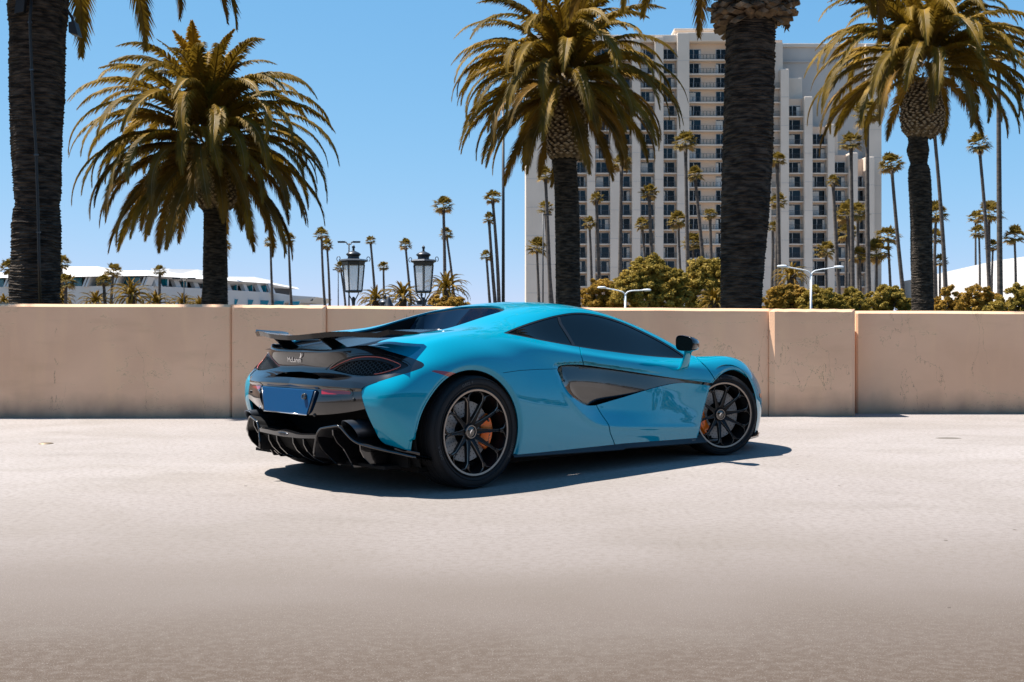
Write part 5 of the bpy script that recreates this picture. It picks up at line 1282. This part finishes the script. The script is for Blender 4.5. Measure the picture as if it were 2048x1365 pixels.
def put_fronds(parent, c, counts, seed, scale=1.0, azoff=0.0, keep=None, spread=.22):
    r = random.Random(seed); ga = 2.39996; k = 0
    for tier, cnt in counts:
        for j in range(cnt):
            az = azoff + k * ga + r.uniform(-.15, .15); k += 1
            if keep and not keep(az % (2 * PI), tier): continue
            o = link('frond', FR[tier][r.randrange(3)], parent)
            rad = (.05, .14, .22, .28, .33, .38, .42)[tier] * scale; zz = (.55, .42, .28, .12, -.05, -.25, -.50)[tier] * scale
            o.location = (c[0] + rad * math.cos(az), c[1] + rad * math.sin(az), c[2] + zz + r.uniform(-.1, .1) * scale); o.rotation_euler = (r.uniform(-.25, .25), r.uniform(-.07, .07), az)
            s = scale * r.uniform(.86, 1.08); o.scale = (s, s, s)
FULL = [(0, 9), (1, 15), (2, 19), (3, 23), (4, 25), (5, 24), (6, 18)]
def date_palm(Y, prof_px, crown_uv, counts, seed, label, scale=1.0, boots_px=None, ragged=False, keep=None, azoff=0.0, group='date palms behind the wall'):
    """prof_px: (v, u_left, u_right) of the trunk in the photo, bottom to top"""
    k = Y / FPX; uc = (prof_px[0][1] + prof_px[0][2]) / 2; X = at(uc, 600, Y).x
    t = empty('date_palm', (X, Y, 0)); tag(t, label, 'palm tree', group)
    pr = [(CAMH + (YH - v) * k, ((a + b_) / 2 - uc) * k, (b_ - a) / 2 * k) for v, a, b_ in prof_px]; pr = [(-.1, pr[0][1], pr[0][2] * 1.06)] + pr
    tr = link('trunk', trunk_data(pr, 'trunk', seed), t)
    if boots_px:
        bpf = [(CAMH + (YH - v) * k, ((a + b_) / 2 - uc) * k, (b_ - a) / 2 * k) for v, a, b_ in boots_px]
        MB().lathe([(max(.05, p[2] - .05), p[0]) for p in bpf], 24, c=(bpf[0][1], 0, 0)).build('boot_core', boot_m, tr, smooth=True)
        tag(link('leaf_bases', boots_data(bpf, seed, cut=not ragged, dens=.10 if ragged else .115, size=.11 if ragged else .085, long=.16 if ragged else 0), tr), kind='stuff')
    c = at(crown_uv[0], crown_uv[1], Y); crown = empty('crown', (c.x - X, 0, c.z), 0, t)
    put_fronds(crown, (0, 0, 0), counts, seed + 5, scale, azoff, keep)
    return t
date_palm(33.0, [(612, 404, 455), (560, 407, 454), (500, 408, 453), (430, 408, 451), (415, 404, 459)], (413, 285), FULL, 21, 'large date palm with a full drooping crown in front of the long white building', .98,
          [(418, 402, 462), (405, 398, 468), (370, 402, 466), (330, 408, 462), (295, 418, 452)])
date_palm(30.5, [(612, 1113, 1161), (560, 1112, 1160), (450, 1110, 1158), (350, 1109, 1155), (318, 1104, 1154)], (1130, 165), [(0, 9), (1, 15), (2, 19), (3, 22), (4, 22), (5, 18), (6, 10)], 33, 'large date palm with a full crown in front of the left side of the hotel', .80,
          [(318, 1102, 1166), (300, 1098, 1172), (260, 1100, 1170), (215, 1106, 1162), (175, 1114, 1148)], azoff=.7)
date_palm(36.5, [(620, 1825, 1866), (560, 1824, 1865), (450, 1822, 1863), (360, 1817, 1860), (340, 1818, 1858), (327, 1822, 1853), (300, 1815, 1858), (285, 1819, 1855), (270, 1817, 1856)], (1850, 128), [(0, 9), (1, 16), (2, 20), (3, 24), (4, 23), (5, 16)], 47, 'large date palm with a swollen pineapple top and narrow neck at the right', .98,
          [(276, 1820, 1868), (262, 1809, 1881), (235, 1806, 1884), (205, 1813, 1878), (170, 1828, 1868)], azoff=1.9)
# the two near palms, whose crowns hang into the top of the frame
date_palm(17.0, [(615, 23, 116), (540, 24, 116), (450, 26, 116.5), (424, 30, 114), (412, 33.5, 113), (398, 31, 117), (300, 27, 120), (180, 25, 126), (60, 24, 128), (20, 21, 132), (-60, 20, 134), (-130, 26, 128)], (78, -322), [(1, 10), (2, 12), (3, 16), (4, 18), (5, 22)], 61,
          'thick dark trunk of a near date palm at the left edge with a floodlight', .98, [(-60, 12, 142), (-110, 6, 150), (-220, 10, 146), (-330, 34, 120)], group='near date palms with trunks cut by the frame')
date_palm(17.6, [(620, 1442, 1522), (560, 1444, 1525), (480, 1444, 1533), (400, 1444, 1539), (300, 1447, 1544), (180, 1450, 1546), (80, 1453, 1547), (42, 1455, 1546), (20, 1455, 1548)], (1505, -330), [(1, 10), (2, 12), (3, 16), (4, 18), (5, 22)], 73,
          'thick dark trunk of a near date palm before the hotel under ragged leaf bases', .98, [(44, 1452, 1558), (24, 1444, 1570), (0, 1448, 1568), (-60, 1444, 1572), (-220, 1436, 1576), (-330, 1460, 1552)], ragged=True, azoff=.4, group='near date palms with trunks cut by the frame')
# ragged dry leaf ends under the skirt of the right one
# floodlight and conduit on the left trunk
k17 = 17.0 / FPX
fl_ = empty('floodlight', at(131, 28, 16.9)); tag(fl_, 'small black floodlight on a bent arm fixed to the left trunk', 'floodlight')
MB().tube([(-.02, 0, .06), (.05, 0, .02), (.10, 0, -.06), (.115, 0, -.13)], .022, 8).build('arm', pole_m, fl_, smooth=True)
MB().hexa([(.085, -.10, -.31), (.225, -.10, -.35), (.225, .10, -.35), (.085, .10, -.31), (.075, -.09, -.15), (.165, -.09, -.13), (.165, .09, -.13), (.075, .09, -.15)]).build('lamp_housing', pole_m, fl_, bevel=.008)
cd = MB().tube([at(65, -30, 16.49), at(60, 40, 16.49), at(62, 100, 16.50), at(66, 200, 16.53), at(72, 300, 16.56), at(76, 420, 16.58), at(78, 520, 16.58), at(80, 612, 16.58)], .022, 8).build('conduit', sblack, None, smooth=True); tag(cd, 'black cable conduit running down the face of the left trunk', 'conduit')
for v in (45, 140, 310, 465):
    u = float(np.interp(v, [40, 100, 200, 300, 420, 520], [60, 62, 66, 72, 76, 78])); MB().box(at(u, v, 16.50) - Vector((0, .0, 0)), (.06, .035, .02)).build('clamp', gunmet, cd)
sb_ = MB().hexa([Vector(at(28, 28, 16.5)) + Vector(d) for d in ((0, 0, 0), (.14, 0, .03), (.14, .2, .03), (0, .2, 0), (.03, 0, .25), (.17, 0, .27), (.17, .2, .27), (.03, .2, .25))]).build('junction_box', pole_m, None, bevel=.01); tag(sb_, 'black electrical box strapped near the top of the left trunk', 'box')

# ---- fan palms (the tall slender ones)
fan_m = leafmat('fan_leaf', (.070, .056, .011), (.20, .13, .024), .28, 3.0); fan_dry = leafmat('fan_leaf_dry', (.18, .11, .035), (.30, .20, .07), .25, 3.0)
fbark = mat('fan_palm_bark', (.06, .05, .045), rough=.95); noise_mix(fbark, (.035, .03, .028), (.10, .08, .066), 2, 6, .35, .7, (1, 1, 4), .4, 12)
def fan_crown(seed):
    r = random.Random(seed); V = []; F = []; M = []
    nl = 30
    for k in range(nl):
        az = k * 2.39996 + r.uniform(-.3, .3); el = 1.40 - 2.15 * (k / nl) ** 1.05 + r.uniform(-.15, .15)
        d = Vector((math.cos(az) * math.cos(el), math.sin(az) * math.cos(el), math.sin(el))); pl = r.uniform(.50, .80); h = d * pl
        side = d.cross(Vector((0, 0, 1))); side = side.normalized() if side.length > .05 else Vector((1, 0, 0)); up = side.cross(d).normalized()
        b = len(V); w = .018; V += [side * -w, side * w, h + side * w, h - side * w]; F.append((b, b + 1, b + 2, b + 3)); M.append(0)
        R0 = r.uniform(.70, .95); ns = 13; mi = 1 if (k > nl - 5) else 0
        tilt = r.uniform(-.4, .4)
        for j in range(ns):
            a = (-1.35 + 2.7 * j / (ns - 1)) + r.uniform(-.05, .05); dd = (d * math.cos(a) + (side * math.cos(tilt) + up * math.sin(tilt)) * math.sin(a)).normalized(); rl = R0 * (1 - .25 * abs(a) / 1.35) * r.uniform(.85, 1.1)
            q_ = dd.cross(up).normalized() * .085
            m1 = h + dd * rl * .62; tip = h + dd * rl + Vector((0, 0, -1)) * rl * r.uniform(.10, .34)
            b = len(V); V += [h, m1 - q_, m1 + q_, tip]; F += [(b, b + 1, b + 2), (b + 1, b + 3, b + 2)]; M += [mi, mi]
    me = bpy.data.meshes.new('crown'); me.from_pydata([tuple(v) for v in V], [], F); set_mats(me, [fan_m, fan_dry]); me.polygons.foreach_set('material_index', M); me.update(); return me
FAN = [fan_crown(100 + i) for i in range(7)]
ftr = random.Random(5)
def fan_palm(ut, vt, ub, Y, label, size=1.0, thick=.20, v0=612):
    """crown centre (ut, vt), trunk crossing the wall's top at ub"""
    P = at(ut, vt, Y); B = at(ub, v0, Y); t = empty('fan_palm', (B.x, Y, 0)); tag(t, label, 'palm tree', 'slender fan palms beyond the wall')
    dx = P.x - B.x; zt = P.z - .35 * size; n = 14; pts = []; rr = []; sw_ = ftr.uniform(-.35, .35)
    for i in range(n + 1):
        s = i / n; pts.append((dx * (s ** 1.25) + sw_ * math.sin(PI * s) * .5, 0, zt * s)); rr.append(thick * (1.25 - .45 * s + .5 * (max(0, .06 - s) / .06)) * (1.35 if s > .95 else 1))
    MB().tube(pts, rr, 9).build('trunk', fbark, t, smooth=True)
    s = size * ftr.uniform(.86, 1.16); link('crown', FAN[ftr.randrange(7)], t, (dx, 0, P.z - .20 * size), (ftr.uniform(-.15, .15), ftr.uniform(-.15, .15), ftr.uniform(0, 6.28)), (s, s, s * ftr.uniform(.85, 1.05)))
    return t
ORD = ['first', 'second', 'third', 'fourth', 'fifth', 'sixth', 'seventh', 'eighth', 'ninth', 'tenth', 'eleventh', 'twelfth']
ZONES = [
 ('before the long white building', [(18, 534, 22, 110, 1.0), (122, 525, 127, 112, 1.0), (132, 563, 135, 96, 1.1), (207, 561, 208, 98, .8), (226.5, 541, 226, 105, .9), (320, 541, 320, 105, .8)]),
 ('between the left date palm and left lantern', [(452, 490, 452, 150, 0.95), (541, 484, 548, 130, 0.94), (577, 478, 586, 130, 0.9), (643, 468, 655, 130, 1.0), (654, 489, 659, 140, 0.97)]),
 ('between the two lanterns', [(681, 533, 693, 150, 0.85), (741, 481, 754, 130, 0.71), (767, 533, 771, 140, 0.85), (811, 488, 828, 130, 1.05)]),
 ('between right lantern and tall dark pole', [(887, 409, 889, 120, 1.55), (893, 467, 912, 130, 1.0), (985, 393, 999, 120, 0.97), (978, 436, 996, 120, 0.83), (973, 511, 985, 120, 0.87)]),
 ('before the blank left end of the hotel', [(1074, 494, 1080, 120, 1.25), (1091, 349, 1103, 110, 1.15), (1091, 415, 1110, 120, 0.97)]),
 ('before the hotel just right of the centre palm', [(1179, 445, 1184, 120, 0.94), (1193, 396, 1203, 120, 0.97), (1243, 326, 1239, 110, 1.15), (1284, 448, 1294, 120, 1.04), (1298, 384, 1311, 110, 1.2)]),
 ('before the hotel left of the thick trunk', [(1357, 440, 1369, 120, 1.32), (1371, 283, 1378, 105, 1.33), (1386, 484, 1386, 130, 1.5), (1390, 348, 1417, 110, 1.18), (1420, 428, 1425, 120, 0.94)]),
 ('before the hotel right of the thick trunk', [(1546, 452, 1538, 125, 0.95), (1554, 318, 1560, 110, 0.95), (1556, 402, 1549, 120, 1.05)]),
 ('before the right wing of the hotel', [(1652, 499, 1653, 120, 1.5), (1666, 362, 1682, 115, 0.75), (1695, 425, 1700, 120, 1.65), (1694, 465, 1692, 130, 1.4), (1702, 283, 1706, 105, 1.37), (1716, 423, 1722, 125, 1.4), (1720, 510, 1722, 120, 1.3), (1735, 226, 1740, 100, 1.4), (1753, 503, 1748, 120, 1.65)]),
 ('between the hotel and the right date palm', [(1776, 470, 1787, 120, 1.5), (1783, 326, 1815, 110, 1.5)]),
 ('beyond the right date palm', [(1868, 250, 1894, 105, 1.4), (1869, 474, 1872, 140, 1.3), (1872, 426, 1871, 130, 1.6), (1880, 521, 1882, 140, 1.3), (1951, 435, 1951, 200, 1.6), (1958, 462, 1957, 150, 1.5), (1958.5, 287, 1981, 115, 1.5), (1978, 424, 1976, 130, 1.8), (1986, 490, 1986, 150, 1.3), (1997, 105, 2001, 85, 1.3), (2029, 471, 2029, 130, 1.6)]),
]
def adj(vt, L): return ''
for zn, L in ZONES:
    Ls = sorted(L, key=lambda q_: q_[0]); hi = min(L, key=lambda q_: q_[1]); lo = max(L, key=lambda q_: q_[1])
    for i, (ut, vt, ub, Y, sz) in enumerate(Ls):
        how = 'tallest' if (ut, vt) == hi[:2] and len(L) > 2 else 'shortest' if (ut, vt) == lo[:2] and len(L) > 2 else ''
        lab = (how + ' slender fan palm ' + zn) if how else (ORD[i] + ' fan palm from the left ' + zn)
        fan_palm(ut, vt, ub, Y, lab, sz * .72, .185 if vt < 440 else .15)

# ---- low date palms whose crowns show just over the wall
def low_palm(u, v, Y, scale, label, seed, counts=((0, 5), (1, 9), (2, 11), (3, 11), (4, 9), (5, 6))):
    P = at(u, v, Y); t = empty('date_palm', (P.x, Y, 0)); tag(t, label, 'palm tree', 'low date palms just above the wall')
    z = max(P.z, .8); link('trunk', trunk_data([(-.1, 0, .36), (z * .5, 0, .32), (z, 0, .34)], 'trunk', seed, .12, 16), t)
    crown = empty('crown', (0, 0, z), 0, t); put_fronds(crown, (0, 0, 0), counts, seed, scale, seed * .7)
for i, (u, v, Y, s, lab) in enumerate(((8, 608, 100, .30, 'low date palm just above the wall left of the near left trunk'), (122, 604, 98, .34, 'low date palm just above the wall right of the near left trunk'), (190, 610, 98, .42, 'low spreading date palm under the second window of the long white building'),
    (262, 595, 95, .50, 'largest low date palm in front of the long white building'), (312, 612, 98, .42, 'low date palm right of the largest low one before the white building'), (366, 612, 100, .38, 'low date palm by the thin pole before the white building'), (399, 616, 96, .34, 'low date palm beside the trunk of the full left palm'),
    (752, 604, 92, .42, 'low date palm just right of the left lantern'), (806, 600, 96, .50, 'low date palm just left of the right lantern'), (893, 582, 100, .56, 'rounded date palm behind the right lantern'), (1582, 556, 95, .42, 'small date palm above the bushes left of the white street lamp'), (1428, 606, 70, .30, 'bright low date palm at the left foot of the thick trunk'))):
    low_palm(u, v, Y, s, lab, 200 + i)

# ---- broad-leaved trees and shrubs
def foliage(name, blobs, nleaf, seed, m, ls=.16):
    """leaf-sized faces through and over several lumps (centre, radii): denser on small clumps at the surface"""
    r = np.random.default_rng(seed); V = []; tot = sum(b[1][0] * b[1][2] for b in blobs); out = []
    for c, rad in blobs:
        nc = max(6, int(nleaf / 90 * rad[0] * rad[2] / tot)); d = r.normal(size=(nc, 3)); d /= np.linalg.norm(d, axis=1)[:, None]; d[:, 2] = np.where(d[:, 2] < -.35, -d[:, 2], d[:, 2])
        cc = np.array(c) + d * np.array(rad) * r.uniform(.72, 1.0, (nc, 1)); cr = r.uniform(.10, .21, nc) * min(rad) * 1.5
        for k in range(nc):
            p = r.normal(size=(90, 3)); p /= np.linalg.norm(p, axis=1)[:, None]; p = cc[k] + p * cr[k] * r.uniform(.55, 1.05, (90, 1)) * [1, 1, .8]
            out.append(p)
    Pn = np.concatenate(out); k = len(Pn); a = r.normal(size=(k, 3)); a /= np.linalg.norm(a, axis=1)[:, None]; a[:, 2] *= .7; b = np.cross(a, r.normal(size=(k, 3))); b /= np.linalg.norm(b, axis=1)[:, None]
    s = ls * r.uniform(.6, 1.3, (k, 1)); V = np.stack([Pn - a * s, Pn - b * s * .5, Pn + a * s, Pn + b * s * .5], 1).reshape(-1, 3); F = np.arange(4 * k).reshape(-1, 4)
    return mesh_np(name, V, F, m, False)
olive = leafmat('olive_foliage', (.13, .105, .018), (.34, .235, .050), .25, .6); golden = leafmat('golden_foliage', (.18, .11, .020), (.38, .23, .045), .25, .8); ficus = leafmat('ficus_foliage', (.14, .115, .020), (.38, .26, .058), .2, .7)
wood = mat('wood', (.07, .05, .035), rough=.9)
def tree(u0, u1, vt, Y, label, cat, m, seed, nleaf, name='broadleaf_tree', lumps=7, ls=.16, vb=612, inner=.10):
    k = Y / FPX; w = (u1 - u0) * k; X = at((u0 + u1) / 2, 600, Y).x; zt = at(0, vt, Y).z; zb = max(.2, at(0, vb, Y).z - 1.2); H = zt - zb
    t = empty(name, (X, Y, 0)); tag(t, label, cat); r = random.Random(seed); blobs = []
    for i in range(lumps):
        s = (i + .5) / lumps * 2 - 1; x = s * w * .40; top = H * (1 - .38 * s * s) * r.uniform(.86, 1.0); rx = w / lumps * r.uniform(.85, 1.25) + .3; rz = top * r.uniform(.30, .42)
        blobs.append(((x, r.uniform(-1, 1) * w * .12, zb + top - rz), (rx, rx * .9, rz)))
        blobs.append(((x + r.uniform(-.1, .1) * w, r.uniform(-1.4, -.2) * w * .10, zb + top * r.uniform(.25, .5)), (rx * 1.1, rx, rz * 1.1)))
    link('crown', foliage('crown', blobs, nleaf, seed, m, ls), t)
    tk = MB().tube([(0, 0, 0), (w * .02, 0, zb + H * .25), (-w * .01, 0, zb + H * .6)], [.05 * w ** .5 + .08, .04 * w ** .5 + .05, .04], 8)
    for i in range(5): a = r.uniform(0, 6.28); tk.tube([(0, 0, zb + H * .15), (math.cos(a) * w * .15, math.sin(a) * w * .1, zb + H * .4), (math.cos(a) * w * .30, math.sin(a) * w * .16, zb + H * .62)], [.10, .07, .03], 6)
    tk.build('trunk', wood, t, smooth=True)
    return t
tree(1226, 1382, 498, 82, 'large rounded dark ficus tree in front of the hotel', 'tree', ficus, 11, 52000, lumps=8, ls=.13)
tree(1366, 1475, 499, 86, 'second rounded ficus tree left of the thick trunk', 'tree', ficus, 12, 30000, lumps=5, ls=.13)
tree(1158, 1244, 552, 84, 'golden brown bushy shrub right of the centre palm trunk', 'shrub', golden, 13, 16000, 'shrub', 6, .12)
tree(836, 945, 589, 66, 'golden brown shrub behind the right lantern beside the car roof', 'shrub', golden, 14, 12000, 'shrub', 6, .10)
tree(1530, 1616, 560, 70, 'olive bush right of the thick trunk under the small date palm', 'shrub', golden, 15, 18000, 'shrub', 6, .11)
tree(1600, 1682, 566, 68, 'olive bush around the white street lamp', 'shrub', olive, 16, 18000, 'shrub', 6, .11)
tree(1672, 1742, 574, 72, 'darker olive bush in front of the right wing of the hotel', 'shrub', olive, 17, 13000, 'shrub', 5, .11)
tree(1724, 1830, 567, 74, 'olive bush between the hotel corner and the right date palm', 'shrub', olive, 18, 18000, 'shrub', 7, .11)
tree(1858, 1935, 570, 66, 'sparse bush just right of the right date palm trunk', 'shrub', golden, 19, 9000, 'shrub', 6, .10)
tree(1925, 2000, 562, 64, 'sparse bush in front of the plain white building', 'shrub', golden, 20, 10000, 'shrub', 6, .10)
tree(1990, 2090, 560, 62, 'bush at the right edge in front of the plain white building', 'shrub', olive, 21, 12000, 'shrub', 6, .10)

# trees on the far side of the lot, behind the camera: they show as dark shapes in the car's paint
br = random.Random(9); bl_ = []
for k_ in range(24):
    x_ = -70 + k_ * 6.3 + br.uniform(-1.5, 1.5); y_ = br.uniform(-2.5, 2.5); h_ = br.uniform(5.0, 9.0)
    bl_ += [((x_, y_, h_ * .62), (br.uniform(2.2, 3.4), 2.4, h_ * .36)), ((x_ + br.uniform(-2, 2), y_, h_ * .34), (3.0, 2.4, h_ * .30)), ((x_ + br.uniform(-2, 2), y_, .9), (3.2, 2.0, 1.1))]
o = link('offscreen_tree_line', foliage('offscreen_tree_line', bl_, 110000, 301, olive, .27), None, (0, -34, 0)); tag(o, 'row of leafy trees across the lot, seen only in the reflections of the car', 'trees', kind='stuff')
o2 = link('offscreen_tree_line', o.data, None, (78, 16, 0), (0, 0, R(-72))); tag(o2, 'added row of leafy trees outside the frame on the right, darkening reflections in the car', 'trees', kind='stuff')  # unseen copy added to keep the low sky out of the car's reflections
